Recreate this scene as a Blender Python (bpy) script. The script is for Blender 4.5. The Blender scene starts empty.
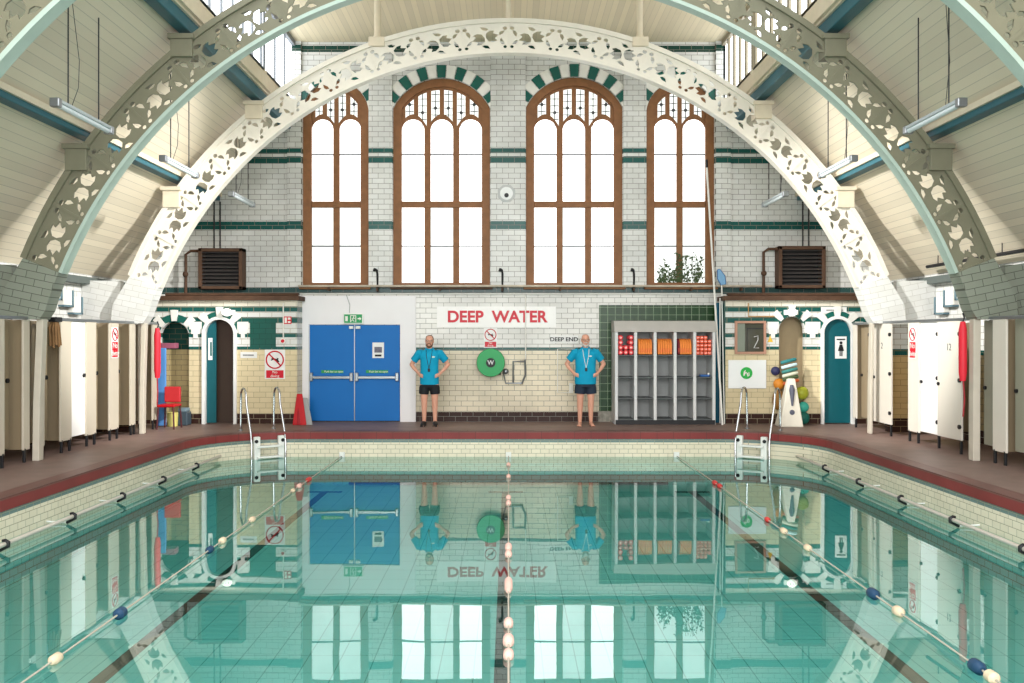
import bpy, bmesh, math, random
from mathutils import Vector, Matrix, noise
from mathutils.geometry import delaunay_2d_cdt
random.seed(7)
PI = math.pi
scene = bpy.context.scene
COL = scene.collection
F, VX, VY, EYE = 900.0, 508.5, 338.0, 1.7
def PX(px, Y): return (px-VX)/F*Y            # metres across at depth Y
def PZ(py, Y): return EYE-(py-VY)/F*Y        # height above the deck at depth Y
YW, YP = 18.3, 17.8                          # rear wall, projecting side rooms
WL = -0.46                                   # water level

# ---------------------------------------------------------------- materials
def lin(c):
    return tuple(((v/255)/12.92 if v/255 <= .04045 else ((v/255+.055)/1.055)**2.4) for v in c)+(1,)
MATS = {}
def nodes(name):
    m = bpy.data.materials.new(name); m.use_nodes = True
    nt = m.node_tree
    return m, nt, nt.nodes['Principled BSDF']
def mat(name, c, rough=.5, metal=0, var=.08, scale=6, emit=0, spec=.3, coat=0):
    if name in MATS: return MATS[name]
    m, nt, b = nodes(name)
    tc = nt.nodes.new('ShaderNodeTexCoord'); n = nt.nodes.new('ShaderNodeTexNoise')
    n.inputs['Scale'].default_value = scale; n.inputs['Detail'].default_value = 4
    nt.links.new(tc.outputs['Object'], n.inputs['Vector'])
    mx = nt.nodes.new('ShaderNodeMixRGB')
    L = lin(c)
    mx.inputs[1].default_value = tuple(v*(1-var*1.6) for v in L[:3])+(1,)
    mx.inputs[2].default_value = tuple(min(1, v*(1+var)) for v in L[:3])+(1,)
    nt.links.new(n.outputs['Fac'], mx.inputs[0])
    nt.links.new(mx.outputs[0], b.inputs['Base Color'])
    b.inputs['Roughness'].default_value = rough; b.inputs['Metallic'].default_value = metal
    b.inputs['Specular IOR Level'].default_value = spec
    b.inputs['Coat Weight'].default_value = coat
    if emit:
        nt.links.new(mx.outputs[0], b.inputs['Emission Color']); b.inputs['Emission Strength'].default_value = emit
    MATS[name] = m
    return m
def tile(name, bands, z0, axis='x', bw=.24, bh=.105, mortar=.004, grout=(95, 95, 88), tilt=0, rough=.25, offset=.5, var=.92, dirt=.12):
    """glazed brick: bands = [(top z, colour), ...] from z0 upwards"""
    if name in MATS: return MATS[name]
    m, nt, b = nodes(name); N = nt.nodes.new; L = nt.links.new
    tc = N('ShaderNodeNewGeometry'); s = N('ShaderNodeSeparateXYZ'); L(tc.outputs['Position'], s.inputs[0])
    cb = N('ShaderNodeCombineXYZ'); L(s.outputs['X' if axis == 'x' else 'Y'], cb.inputs[0]); L(s.outputs['Z' if axis != 'f' else 'X'], cb.inputs[1])
    rot = N('ShaderNodeVectorRotate'); rot.rotation_type = 'Z_AXIS'; rot.inputs['Angle'].default_value = tilt
    L(cb.outputs[0], rot.inputs['Vector'])
    z1 = bands[-1][0]
    mr = N('ShaderNodeMapRange'); mr.inputs[1].default_value = z0; mr.inputs[2].default_value = z1
    L(s.outputs['Z'], mr.inputs[0])
    r = N('ShaderNodeValToRGB'); cr = r.color_ramp; cr.interpolation = 'CONSTANT'
    lo = z0
    for i, (t, c) in enumerate(bands):
        p = (lo-z0)/(z1-z0)
        if i == 0: e = cr.elements[0]; e.position = 0
        else: e = cr.elements.new(p)
        e.color = lin(c); lo = t
    last = cr.elements[len(cr.elements)-1]; last.color = lin(bands[-1][1])
    L(mr.outputs[0], r.inputs[0])
    ns = N('ShaderNodeTexNoise'); ns.inputs['Scale'].default_value = .9; ns.inputs['Detail'].default_value = 5
    L(tc.outputs['Position'], ns.inputs['Vector'])
    d = N('ShaderNodeMapRange'); d.inputs[1].default_value = .35; d.inputs[2].default_value = .7; d.inputs[3].default_value = 1-dirt; d.inputs[4].default_value = 1
    L(ns.outputs['Fac'], d.inputs[0])
    mu = N('ShaderNodeMixRGB'); mu.blend_type = 'MULTIPLY'; mu.inputs[0].default_value = 1
    L(r.outputs[0], mu.inputs[1]); L(d.outputs[0], mu.inputs[2])
    dk = N('ShaderNodeMixRGB'); dk.blend_type = 'MULTIPLY'; dk.inputs[0].default_value = 1; dk.inputs[2].default_value = (var, var, var*.98, 1)
    L(mu.outputs[0], dk.inputs[1])
    bt = N('ShaderNodeTexBrick'); bt.offset = offset
    bt.inputs['Scale'].default_value = 1; bt.inputs['Brick Width'].default_value = bw; bt.inputs['Row Height'].default_value = bh
    bt.inputs['Mortar Size'].default_value = mortar; bt.inputs['Mortar Smooth'].default_value = .2
    bt.inputs['Mortar'].default_value = lin(grout)
    L(rot.outputs[0], bt.inputs['Vector']); L(mu.outputs[0], bt.inputs['Color1']); L(dk.outputs[0], bt.inputs['Color2'])
    L(bt.outputs['Color'], b.inputs['Base Color'])
    b.inputs['Roughness'].default_value = rough; b.inputs['Specular IOR Level'].default_value = .22
    bp = N('ShaderNodeBump'); bp.inputs['Strength'].default_value = .25; bp.inputs['Distance'].default_value = .004; bp.invert = True
    L(bt.outputs['Fac'], bp.inputs['Height']); L(bp.outputs[0], b.inputs['Normal'])
    MATS[name] = m
    return m
def boards(name, c, direction, pitch=.13, line=.06, dark=.55, rough=.6):
    m, nt, b = nodes(name); N = nt.nodes.new; L = nt.links.new
    g = N('ShaderNodeNewGeometry'); dp = N('ShaderNodeVectorMath'); dp.operation = 'DOT_PRODUCT'
    dp.inputs[1].default_value = tuple(v/pitch for v in direction)
    L(g.outputs['Position'], dp.inputs[0])
    fr = N('ShaderNodeMath'); fr.operation = 'FRACT'; L(dp.outputs['Value'], fr.inputs[0])
    lt = N('ShaderNodeMath'); lt.operation = 'LESS_THAN'; lt.inputs[1].default_value = line; L(fr.outputs[0], lt.inputs[0])
    fl = N('ShaderNodeMath'); fl.operation = 'FLOOR'; L(dp.outputs['Value'], fl.inputs[0])
    wn = N('ShaderNodeTexWhiteNoise'); wn.noise_dimensions = '1D'; L(fl.outputs[0], wn.inputs['W'])
    ns = N('ShaderNodeTexNoise'); ns.inputs['Scale'].default_value = .7; ns.inputs['Detail'].default_value = 5; L(g.outputs['Position'], ns.inputs['Vector'])
    av = N('ShaderNodeMath'); av.operation = 'ADD'; L(wn.outputs['Value'], av.inputs[0]); L(ns.outputs['Fac'], av.inputs[1])
    mr = N('ShaderNodeMapRange'); mr.inputs[1].default_value = .2; mr.inputs[2].default_value = 1.6; mr.inputs[3].default_value = .84; mr.inputs[4].default_value = 1.03
    L(av.outputs[0], mr.inputs[0])
    mu = N('ShaderNodeMixRGB'); mu.blend_type = 'MULTIPLY'; mu.inputs[0].default_value = 1; mu.inputs[1].default_value = lin(c); L(mr.outputs[0], mu.inputs[2])
    mx = N('ShaderNodeMixRGB'); L(lt.outputs[0], mx.inputs[0]); L(mu.outputs[0], mx.inputs[1]); mx.inputs[2].default_value = tuple(v*dark for v in lin(c)[:3])+(1,)
    L(mx.outputs[0], b.inputs['Base Color']); b.inputs['Roughness'].default_value = rough
    MATS[name] = m
    return m
def glass_lit(name, c, strength, dirt=.1, scale=3):
    """frosted pane with daylight coming through it"""
    m, nt, b = nodes(name); N = nt.nodes.new; L = nt.links.new
    g = N('ShaderNodeNewGeometry'); ns = N('ShaderNodeTexNoise'); ns.inputs['Scale'].default_value = scale; ns.inputs['Detail'].default_value = 6
    L(g.outputs['Position'], ns.inputs['Vector'])
    mr = N('ShaderNodeMapRange'); mr.inputs[1].default_value = .35; mr.inputs[2].default_value = .6; mr.inputs[3].default_value = 1-dirt; mr.inputs[4].default_value = 1
    L(ns.outputs['Fac'], mr.inputs[0])
    mu = N('ShaderNodeMixRGB'); mu.blend_type = 'MULTIPLY'; mu.inputs[0].default_value = 1; mu.inputs[1].default_value = lin(c); L(mr.outputs[0], mu.inputs[2])
    L(mu.outputs[0], b.inputs['Emission Color']); b.inputs['Emission Strength'].default_value = strength
    b.inputs['Base Color'].default_value = lin((210, 215, 215)); b.inputs['Roughness'].default_value = .15
    MATS[name] = m
    return m

WHITE, CREAM, GREEN, DARK = (222, 222, 218), (228, 216, 190), (30, 88, 82), (58, 38, 32)
PAINT = (232, 230, 224)
M_rear = tile('rear_tile', [(.175, DARK), (1.425, CREAM), (1.49, GREEN), (2.59, PAINT), (2.72, (52, 84, 82)), (3.90, WHITE), (4.06, GREEN), (5.25, WHITE), (5.35, GREEN), (5.44, WHITE), (5.52, GREEN), (7.50, WHITE), (7.64, (34, 70, 60)), (8.4, WHITE)], 0, grout=(118, 115, 106), mortar=.0045, dirt=.26)
PB = [(.2, DARK), (1.455, (218, 202, 164)), (1.53, GREEN), (1.71, WHITE), (1.79, GREEN), (2.0, WHITE), (2.115, GREEN), (2.22, WHITE), (2.32, GREEN), (2.45, (225, 218, 200))]
M_porch = tile('side_room_tile', PB, 0, grout=(150, 138, 112), mortar=.004)
M_porchY = tile('side_room_tile_return', PB, 0, axis='y', grout=(150, 138, 112), mortar=.004)
M_side = tile('side_wall_tile', [(.2, DARK), (1.42, (200, 180, 138)), (1.5, GREEN), (3.4, WHITE)], 0, axis='y', grout=(130, 128, 118))
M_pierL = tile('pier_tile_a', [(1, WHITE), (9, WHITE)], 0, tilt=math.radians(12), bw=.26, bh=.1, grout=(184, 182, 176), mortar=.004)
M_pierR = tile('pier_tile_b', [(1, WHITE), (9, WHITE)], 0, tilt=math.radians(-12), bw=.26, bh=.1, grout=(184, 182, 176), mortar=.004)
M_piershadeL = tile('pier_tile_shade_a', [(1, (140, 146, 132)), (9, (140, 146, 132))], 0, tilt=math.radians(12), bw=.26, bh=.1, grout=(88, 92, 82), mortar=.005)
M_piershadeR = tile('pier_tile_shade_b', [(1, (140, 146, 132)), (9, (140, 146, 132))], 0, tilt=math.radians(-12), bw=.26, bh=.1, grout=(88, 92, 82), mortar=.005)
M_cross = tile('cross_wall_tile', [(.25, DARK), (1.38, (196, 168, 118)), (1.5, GREEN), (3.2, WHITE)], 0, grout=(130, 110, 80))
M_greentile = tile('green_panel_tile', [(1, (24, 62, 24)), (3, (24, 62, 24))], 0, bw=.155, bh=.155, offset=0, grout=(140, 160, 130), mortar=.004, var=.8)
M_niche = tile('niche_tile', [(1.455, (196, 176, 130)), (3, (30, 72, 64))], 0, grout=(110, 100, 80))
M_white = mat('white_paint', (226, 226, 222), .45)
M_cream = mat('cream_paint', (218, 206, 182), .5)
M_ironw = mat('white_iron_paint', (228, 222, 208), .45, var=.06)
M_ironshade = mat('olive_shade_iron_paint', (122, 120, 100), .5, var=.08)  # shade on the two nearer arches, put into their colour
M_teal = mat('pale_teal_iron_paint', (172, 190, 178), .45)
M_blue = mat('blue_beam_paint', (48, 100, 112), .45)
M_wood = mat('oak_frame', (134, 90, 54), .55, var=.22, scale=9)
M_greenm = mat('green_glaze', (30, 92, 82), .2)
M_whiteg = mat('white_glaze', (230, 228, 220), .2)
M_pane = glass_lit('frosted_pane', (255, 255, 255), 2.4, .02)
M_paned = glass_lit('weathered_pane', (246, 250, 246), 1.02, .22, 2.2)
M_trac = glass_lit('tracery_pane', (236, 238, 232), 1.1, .25, 14)
M_cler = glass_lit('lantern_pane', (244, 248, 255), 3.4, .08)
M_lead = mat('lead', (60, 62, 66), .5)
M_dark = mat('black_metal', (28, 28, 30), .45)
M_chrome = mat('chrome', (200, 202, 204), .12, 1, var=.02)
M_steel = mat('steel', (140, 144, 146), .3, .8)
M_rail = mat('pool_rail_steel', (206, 198, 186), .3, .3)
M_rust = mat('rusty_brown', (84, 60, 44), .7, var=.3)
M_red = mat('red_plastic', (180, 14, 24), .4)
M_pink = mat('red_foam', (226, 66, 70), .5)
M_signred = mat('sign_red', (196, 8, 36), .4, var=.02)
M_black = mat('print_black', (24, 24, 26), .5, var=.02)
M_bluedoor = mat('blue_door_paint', (0, 102, 176), .5, var=.05, scale=2, spec=.25)
M_tealdoor = mat('teal_door_paint', (12, 84, 92), .4)
M_signgreen = mat('sign_green', (30, 140, 72), .4, var=.03)
M_panel = mat('cubicle_white_panel', (212, 205, 192), .35, var=.05, scale=2)
M_taupeshade = mat('cubicle_taupe_shade', (146, 130, 104), .35, var=.05, scale=2)  # shade of door recesses and partitions put into the colour
M_greyshade = mat('cubicle_grey_shade', (152, 150, 132), .35, var=.05, scale=2)  # shaded doors of the storage-shelf bank, darkened in the colour
M_litpanel = mat('cubicle_lit_panel', (246, 244, 240), .3, var=.02, scale=2)  # lit copy of the white panel, light put into the colour
M_deck = mat('deck_stone', (128, 106, 98), .5, var=.22, scale=3)
M_kerb = tile('red_kerb_tile', [(-.02, (138, 60, 58)), (.1, (120, 84, 78))], -.2, bw=.3, bh=.3, mortar=.004, grout=(84, 50, 46), rough=.45, dirt=.3)
M_ivory = mat('ivory_plastic', (226, 228, 222), .35)
M_skin = mat('skin', (212, 156, 132), .5, var=.06, scale=20)
M_shirt = mat('turquoise_polo', (0, 148, 184), .75, var=.08, scale=14)
M_navy = mat('navy_cloth', (34, 46, 62), .8, var=.1, scale=14)
M_blackc = mat('black_cloth', (26, 28, 32), .8, var=.1, scale=14)
M_orange = mat('orange_foam', (240, 140, 60), .6, var=.1)
M_coral = mat('coral_foam', (236, 104, 74), .6, var=.08)
M_grey = mat('grey_laminate', (150, 152, 150), .5, var=.04)
M_lgrey = mat('light_grey_laminate', (206, 206, 204), .45, var=.03)
M_dgrey = mat('dark_grey_laminate', (84, 88, 88), .5, var=.05)

# ---------------------------------------------------------------- mesh helpers
class MB:
    def __init__(self): self.v, self.f = [], []
    def add(self, vs, fs):
        n = len(self.v); self.v += [tuple(x) for x in vs]; self.f += [tuple(i+n for i in f) for f in fs]; return self
    def box(self, a, b):
        (x0, y0, z0), (x1, y1, z1) = a, b
        return self.add([(x0,y0,z0),(x1,y0,z0),(x1,y1,z0),(x0,y1,z0),(x0,y0,z1),(x1,y0,z1),(x1,y1,z1),(x0,y1,z1)],
                        [(0,3,2,1),(4,5,6,7),(0,1,5,4),(1,2,6,5),(2,3,7,6),(3,0,4,7)])
    def tube(self, pts, r, n=8, cap=True):
        pts = [Vector(p) for p in pts]; rs = r if isinstance(r, (list, tuple)) else [r]*len(pts)
        vs, fs = [], []; up = None
        for i, p in enumerate(pts):
            t = (pts[min(i+1, len(pts)-1)]-pts[max(i-1, 0)]).normalized()
            if up is None:
                up = Vector((0,0,1)) if abs(t.z) < .9 else Vector((1,0,0))
            a = t.cross(up)
            if a.length < 1e-6: a = t.orthogonal()
            a.normalize(); up = a.cross(t).normalized(); b = up
            for k in range(n):
                w = 2*PI*k/n; vs.append(p+(a*math.cos(w)+b*math.sin(w))*rs[i])
        for i in range(len(pts)-1):
            for k in range(n):
                k2 = (k+1) % n
                fs.append((i*n+k, i*n+k2, (i+1)*n+k2, (i+1)*n+k))
        if cap:
            fs.append(tuple(range(n))[::-1]); fs.append(tuple(range((len(pts)-1)*n, len(pts)*n)))
        return self.add(vs, fs)
    def rings(self, rr, n=20, cap=True):
        """stack of ellipses (cx, cy, z, rx, ry)"""
        vs, fs = [], []
        for cx, cy, z, rx, ry in rr:
            for k in range(n):
                w = 2*PI*k/n; vs.append((cx+rx*math.cos(w), cy+ry*math.sin(w), z))
        for i in range(len(rr)-1):
            for k in range(n):
                k2 = (k+1) % n; fs.append((i*n+k, i*n+k2, (i+1)*n+k2, (i+1)*n+k))
        if cap:
            fs.append(tuple(range(n))[::-1]); fs.append(tuple(range((len(rr)-1)*n, len(rr)*n)))
        return self.add(vs, fs)
    def ball(self, c, r, n=12, m=8):
        rx, ry, rz = r if isinstance(r, (tuple, list)) else (r, r, r)
        rr = []
        for j in range(m+1):
            a = -PI/2+PI*j/m; q = max(math.cos(a), .02)
            rr.append((c[0], c[1], c[2]+rz*math.sin(a), rx*q, ry*q))
        return self.rings(rr, n)
    def limb(self, pts, rs, n=12):
        for p, r in zip(pts, rs): self.ball(p, r, n, 8)
        return self.tube(pts, rs, n)
    def disc(self, c, r, t, axis='y', n=24):
        c = Vector(c); d = Vector((0, t/2, 0)) if axis == 'y' else (Vector((t/2, 0, 0)) if axis == 'x' else Vector((0,0,t/2)))
        return self.tube([c-d, c+d], r, n)
    def prism(self, poly, y0, y1, axis='y'):
        """polygon (u, v) extruded along an axis"""
        n = len(poly)
        f = {'y': lambda u, v, w: (u, w, v), 'x': lambda u, v, w: (w, u, v), 'z': lambda u, v, w: (u, v, w)}[axis]
        vs = [f(u, v, y0) for u, v in poly]+[f(u, v, y1) for u, v in poly]
        fs = [tuple(range(n)), tuple(range(2*n-1, n-1, -1))]+[(i, i+n, (i+1) % n+n, (i+1) % n) for i in range(n)]
        return self.add(vs, fs)
    def plate(self, outline, holes, fn, w0, w1):
        """flat plate with holes; fn(u, v, w) -> xyz, between w0 and w1"""
        pts, edges, faces = [], [], []
        for lp in [outline]+holes:
            s = len(pts); pts += [Vector(p) for p in lp]; k = len(lp)
            edges += [(s+i, s+(i+1) % k) for i in range(k)]; faces.append(list(range(s, s+k)))
        V, E, Fc, *_ = delaunay_2d_cdt(pts, edges, faces, 0, 1e-6)
        def inside(p, lp):
            c = False; j = len(lp)-1
            for i in range(len(lp)):
                a, b = lp[i], lp[j]
                if (a[1] > p[1]) != (b[1] > p[1]) and p[0] < (b[0]-a[0])*(p[1]-a[1])/(b[1]-a[1])+a[0]: c = not c
                j = i
            return c
        keep = []
        for t in Fc:
            c = sum((V[i] for i in t), Vector((0, 0)))/len(t)
            if inside(c, outline) and not any(inside(c, h) for h in holes): keep.append(tuple(t))
        n = len(V)
        vs = [fn(p.x, p.y, w0) for p in V]+[fn(p.x, p.y, w1) for p in V]
        fs = list(keep)+[tuple(i+n for i in reversed(t)) for t in keep]
        cnt = {}
        for t in keep:
            for i in range(len(t)):
                a, b = t[i], t[(i+1) % len(t)]
                if (b, a) in cnt: del cnt[(b, a)]
                else: cnt[(a, b)] = 1
        fs += [(b, a, a+n, b+n) for a, b in cnt]
        return self.add(vs, fs)
    def build(self, name, m, parent=None, smooth=False, bevel=0, local=False, shift=True, seg=2):
        me = bpy.data.meshes.new(name)
        off = Vector((0, 0, 0))
        if parent is not None and not local:
            r = parent
            while r.parent: r = r.parent
            off = r.location
        me.from_pydata([Vector(p)-off for p in self.v], [], self.f)
        bm = bmesh.new(); bm.from_mesh(me); bmesh.ops.recalc_face_normals(bm, faces=bm.faces)
        if bevel:
            bmesh.ops.bevel(bm, geom=[e for e in bm.edges if len(e.link_faces) == 2 and e.calc_face_angle(0) > .5], offset=bevel, segments=seg, affect='EDGES', profile=.5)
        bm.to_mesh(me); bm.free()
        for p in me.polygons: p.use_smooth = bool(smooth)
        if smooth == 'auto':
            for p in me.polygons: p.use_smooth = True
            me.set_sharp_from_angle(angle=.7)
        me.materials.append(m)
        o = bpy.data.objects.new(name, me); COL.objects.link(o)
        if parent is not None: o.parent = parent
        return o
def tag(o, label=None, cat=None, group=None, kind=None):
    if label: o['label'] = label
    if cat: o['category'] = cat
    if group: o['group'] = group
    if kind: o['kind'] = kind
    return o
def thing(name, loc, label, cat, group=None, rz=0):
    o = bpy.data.objects.new(name, None); COL.objects.link(o); o.location = loc; o.rotation_euler = (0, 0, rz)
    o.empty_display_size = .1
    return tag(o, label, cat, group)
def struct(o): o['kind'] = 'structure'; return o
def root(name, loc): 
    o = bpy.data.objects.new(name, None); COL.objects.link(o); o.location = loc; o['kind'] = 'structure'; return o
def dup(o, parent=None):
    c = o.copy(); COL.objects.link(c)
    if parent is not None: c.parent = parent
    for ch in list(o.children): dup(ch, c)
    return c
def arc(cx, cz, r, a0, a1, n):
    return [(cx+r*math.cos(math.radians(a0+(a1-a0)*i/n)), cz+r*math.sin(math.radians(a0+(a1-a0)*i/n))) for i in range(n+1)]
def letters(name, text, size, at, m, parent, depth=.006, bold=0, align='CENTER', axis='y', rot=None, sx=1):
    cu = bpy.data.curves.new('t', 'FONT'); cu.body = text; cu.size = size; cu.extrude = depth/2; cu.offset = bold; cu.align_x = align; cu.align_y = 'CENTER'
    o = bpy.data.objects.new('t', cu); COL.objects.link(o)
    bpy.context.view_layer.update()
    me = bpy.data.meshes.new_from_object(o.evaluated_get(bpy.context.evaluated_depsgraph_get()))
    bpy.data.objects.remove(o); bpy.data.curves.remove(cu)
    me.name = name
    R = Matrix.Rotation(PI/2, 4, 'X') if axis == 'y' else rot
    r = parent
    while r.parent: r = r.parent
    me.transform(Matrix.Translation(Vector(at)-r.location) @ R @ Matrix.Diagonal((sx, 1, 1, 1)))
    me.materials.clear(); me.materials.append(m)
    ob = bpy.data.objects.new(name, me); COL.objects.link(ob); ob.parent = parent
    return ob
def remesh(mb, voxel, smooth=6, m=None, name='body', parent=None, fac=.5):
    me = bpy.data.meshes.new('tmp'); me.from_pydata([Vector(p) for p in mb.v], [], mb.f)
    bm = bmesh.new(); bm.from_mesh(me); bmesh.ops.recalc_face_normals(bm, faces=bm.faces); bm.to_mesh(me); bm.free()
    o = bpy.data.objects.new('tmp', me); COL.objects.link(o)
    r = o.modifiers.new('r', 'REMESH'); r.mode = 'VOXEL'; r.voxel_size = voxel; r.use_smooth_shade = True
    if smooth:
        s = o.modifiers.new('s', 'SMOOTH'); s.iterations = smooth; s.factor = fac
    bpy.context.view_layer.update()
    me2 = bpy.data.meshes.new_from_object(o.evaluated_get(bpy.context.evaluated_depsgraph_get()))
    bpy.data.objects.remove(o); me2.name = name
    for p in me2.polygons: p.use_smooth = True
    me2.materials.clear(); me2.materials.append(m)
    ob = bpy.data.objects.new(name, me2); COL.objects.link(ob)
    if parent is not None: ob.parent = parent
    return ob

# ================================================================ SETTING
XS = 7.6                       # side walls
# --- rear wall with four arched window openings
def X(px): return PX(px, YW)
def Z(py): return PZ(py, YW)
WIN = [(302.5, 368.5, 80.5, 110.0, 2), (393, 490, 78, 108.0, 3), (526, 622.5, 77, 107.0, 3), (646.5, 714.5, 80.5, 110.0, 2)]
def win_outline(x0, x1, zb, zs, zt, n=20):
    hw = (x1-x0)/2; h = zt-zs; cx = (x0+x1)/2; R = (hw*hw+h*h)/(2*h); cz = zt-R
    a = math.degrees(math.asin(min(1, hw/R)))
    return [(x0, zb), (x1, zb)]+arc(cx, cz, R, 90-a, 90+a, n), (cx, cz, R, a)
outs = [win_outline(X(a), X(b), Z(286), Z(s), Z(t))[0] for a, b, t, s, k in WIN]
mb = MB().plate([(-XS, -.02), (XS, -.02), (XS, 8.3), (-XS, 8.3)], outs, lambda u, v, w: (u, w, v), YW, YW+.35)
struct(mb.build('wall_rear', M_rear))
# --- side walls
for s, nm in ((-1, 'wall_left'), (1, 'wall_right')):
    struct(MB().box((s*XS, 4, -.02), (s*(XS+.3), YW+.35, 3.2)).build(nm, M_side))
# --- boarded roof slopes, flat lantern ceiling
slope = lambda x: 6.3-1.07*(abs(x)-4.37)
for s in (-1, 1):
    pl = [(s*4.37, 6.3), (s*8.0, slope(8.0)), (s*8.0, slope(8)+.12), (s*4.37, 6.42)]
    n = Vector((s, -1.016)).normalized()
    d = Vector((s*1, 0, -1.07)).normalized()
    mt = boards('slope_boards_%s' % ('a' if s < 0 else 'b'), (226, 214, 190), d, .125, .07, .66)
    struct(MB().prism(pl, 6.2, YW+.3).build('ceiling', mt))
struct(MB().box((-4.37, 11.2, 7.72), (4.37, YW+.3, 7.86)).build('ceiling', boards('lantern_boards', (226, 212, 180), (1, 0, 0), .11, .09, .78)))

# --- brick pilasters between the windows
for q, (a, b) in enumerate(((369.2, 392.4), (490.6, 525.4), (623.1, 645.9), (715.2, 730), (288, 301.8))):
    struct(MB().box((X(a), YW-.07, Z(287)), (X(b), YW, 8.3)).build('wall_pilaster', M_rear))
# --- windows
for i, (a, b, t, s, k) in enumerate(WIN):
    x0, x1, zb, zs, zt = X(a), X(b), Z(286), Z(s), Z(t)
    o, (cx, cz, R, ang) = win_outline(x0, x1, zb, zs, zt, 24)
    W = root('window_%d' % (i+1), ((x0+x1)/2, YW, zb))
    th = .17
    ins, (icx, icz, iR, iang) = win_outline(x0+th, x1-th, zb+.07, zs-.0, zt-th*.95, 24)
    MB().plate(o, [ins], lambda u, v, w: (u, w, v), YW+.05, YW+.2).build('frame', M_wood, W)
    # lancet lights
    n = k; mul = .13; lw = (x1-x0-2*th-mul*(n-1))/n
    ztr = Z(204); zhead = Z(118); zsp = zhead-lw*.44
    lights = []
    for j in range(n):
        u0 = x0+th+j*(lw+mul); u1 = u0+lw
        lights.append(win_outline(u0, u1, ztr+.07, zsp, zhead, 14)[0])
    # main head piece (plate with lancet heads and tracery openings)
    tr = []
    bars = n*2
    tw = (x1-x0-2*th-.05)/bars
    for j in range(bars):
        u0 = x0+th+.025+j*tw+.045; u1 = u0+tw-.09
        def top(u): 
            d = iR*iR-(u-icx)**2
            return icz+math.sqrt(max(d, 0))-.05
        def bot(u):
            l = min(range(n), key=lambda q: abs(u-(x0+th+q*(lw+mul)+lw/2)))
            c = x0+th+l*(lw+mul)+lw/2; e = abs(u-c)/(lw/2)
            return zhead-max(0, e)**2*lw*.36+.1
        q = 6
        up = [(u0+(u1-u0)*m/q, top(u0+(u1-u0)*m/q)) for m in range(q+1)]
        lo = [(u0+(u1-u0)*m/q, bot(u0+(u1-u0)*m/q)) for m in range(q+1)]
        if min(p[1]-r[1] for p, r in zip(up, lo)) < .06:
            good = [(p, r) for p, r in zip(up, lo) if p[1]-r[1] > .05]
            if len(good) < 3: continue
            up = [g[0] for g in good]; lo = [g[1] for g in good]
        tr.append(lo+up[::-1])
    ins2 = [(p[0], p[1]) for p in ins]
    head = [p for p in ins2 if p[1] > ztr+.02]
    headpoly = [(x0+th, ztr-.0), (x1-th, ztr-.0)]+ins2[2:]
    MB().plate(headpoly, lights+tr, lambda u, v, w: (u, w, v), YW+.09, YW+.16).build('tracery', M_wood, W)
    # lower mullions + transom
    m2 = MB()
    for j in range(n-1):
        u = x0+th+lw+j*(lw+mul); m2.box((u, YW+.09, zb+.07), (u+mul, YW+.16, ztr))
    m2.build('mullion', M_wood, W, bevel=.01)
    MB().box((x0+th, YW+.07, ztr-.06), (x1-th, YW+.17, ztr+.06)).build('transom', M_wood, W, bevel=.012)
    bar = MB()
    for z in (Z(153.5), Z(245.6)): bar.box((x0+th, YW+.1, z-.012), (x1-th, YW+.135, z+.012))
    bar.build('glazing_bar', M_lead, W)
    for j in range(n):
        u0 = x0+th+j*(lw+mul)-.01; u1 = u0+lw+.02
        MB().box((u0, YW+.135, ztr+.06), (u1, YW+.145, zhead+.03)).build('pane', M_pane, W)
        MB().box((u0, YW+.135, zb+.05), (u1, YW+.145, ztr)).build('pane', M_paned if (i in (0, 3) or j == 1) else M_pane, W)
    for p in tr:
        MB().plate(p, [], lambda u, v, w: (u, w, v), YW+.12, YW+.14).build('tracery_pane', M_trac, W)
        us = [q[0] for q in p]; vs = [q[1] for q in p]; um = (min(us)+max(us))/2
        le = MB()
        le.box((um-.008, YW+.108, min(vs)), (um+.008, YW+.121, max(vs)-.02))
        nn = int((max(vs)-min(vs))/.14)
        for q in range(1, nn+1): 
            zz = min(vs)+q*.14
            if zz < max(vs)-.05: le.box((min(us)+.01, YW+.108, zz-.007), (max(us)-.01, YW+.121, zz+.007))
        if nn >= 2:
            le.disc((um, YW+.112, min(vs)+.28), .035, .02, n=8)
        le.build('leading', M_lead, W)
    # striped voussoirs
    nv = 15 if k == 3 else 11
    a0, a1 = 90-ang-4, 90+ang+4
    if k == 2: a0, a1 = 90-ang, 90+ang
    ro = R+.26
    for c, mm in ((0, M_whiteg), (1, M_greenm)):
        v = MB()
        for q in range(nv):
            if q % 2 != c: continue
            b0 = a0+(a1-a0)*q/nv+.4; b1 = a0+(a1-a0)*(q+1)/nv-.4
            v.prism(arc(cx, cz, R+.005, b0, b1, 3)+arc(cx, cz, ro, b1, b0, 3), YW-.025, YW+.03)
        v.build('voussoir', mm, W)
    MB().box((x0-.05, YW-.1, zb-.07), (x1+.05, YW+.1, zb)).build('sill', M_rust if i in (1,) else M_wood, W, bevel=.01)

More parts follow.
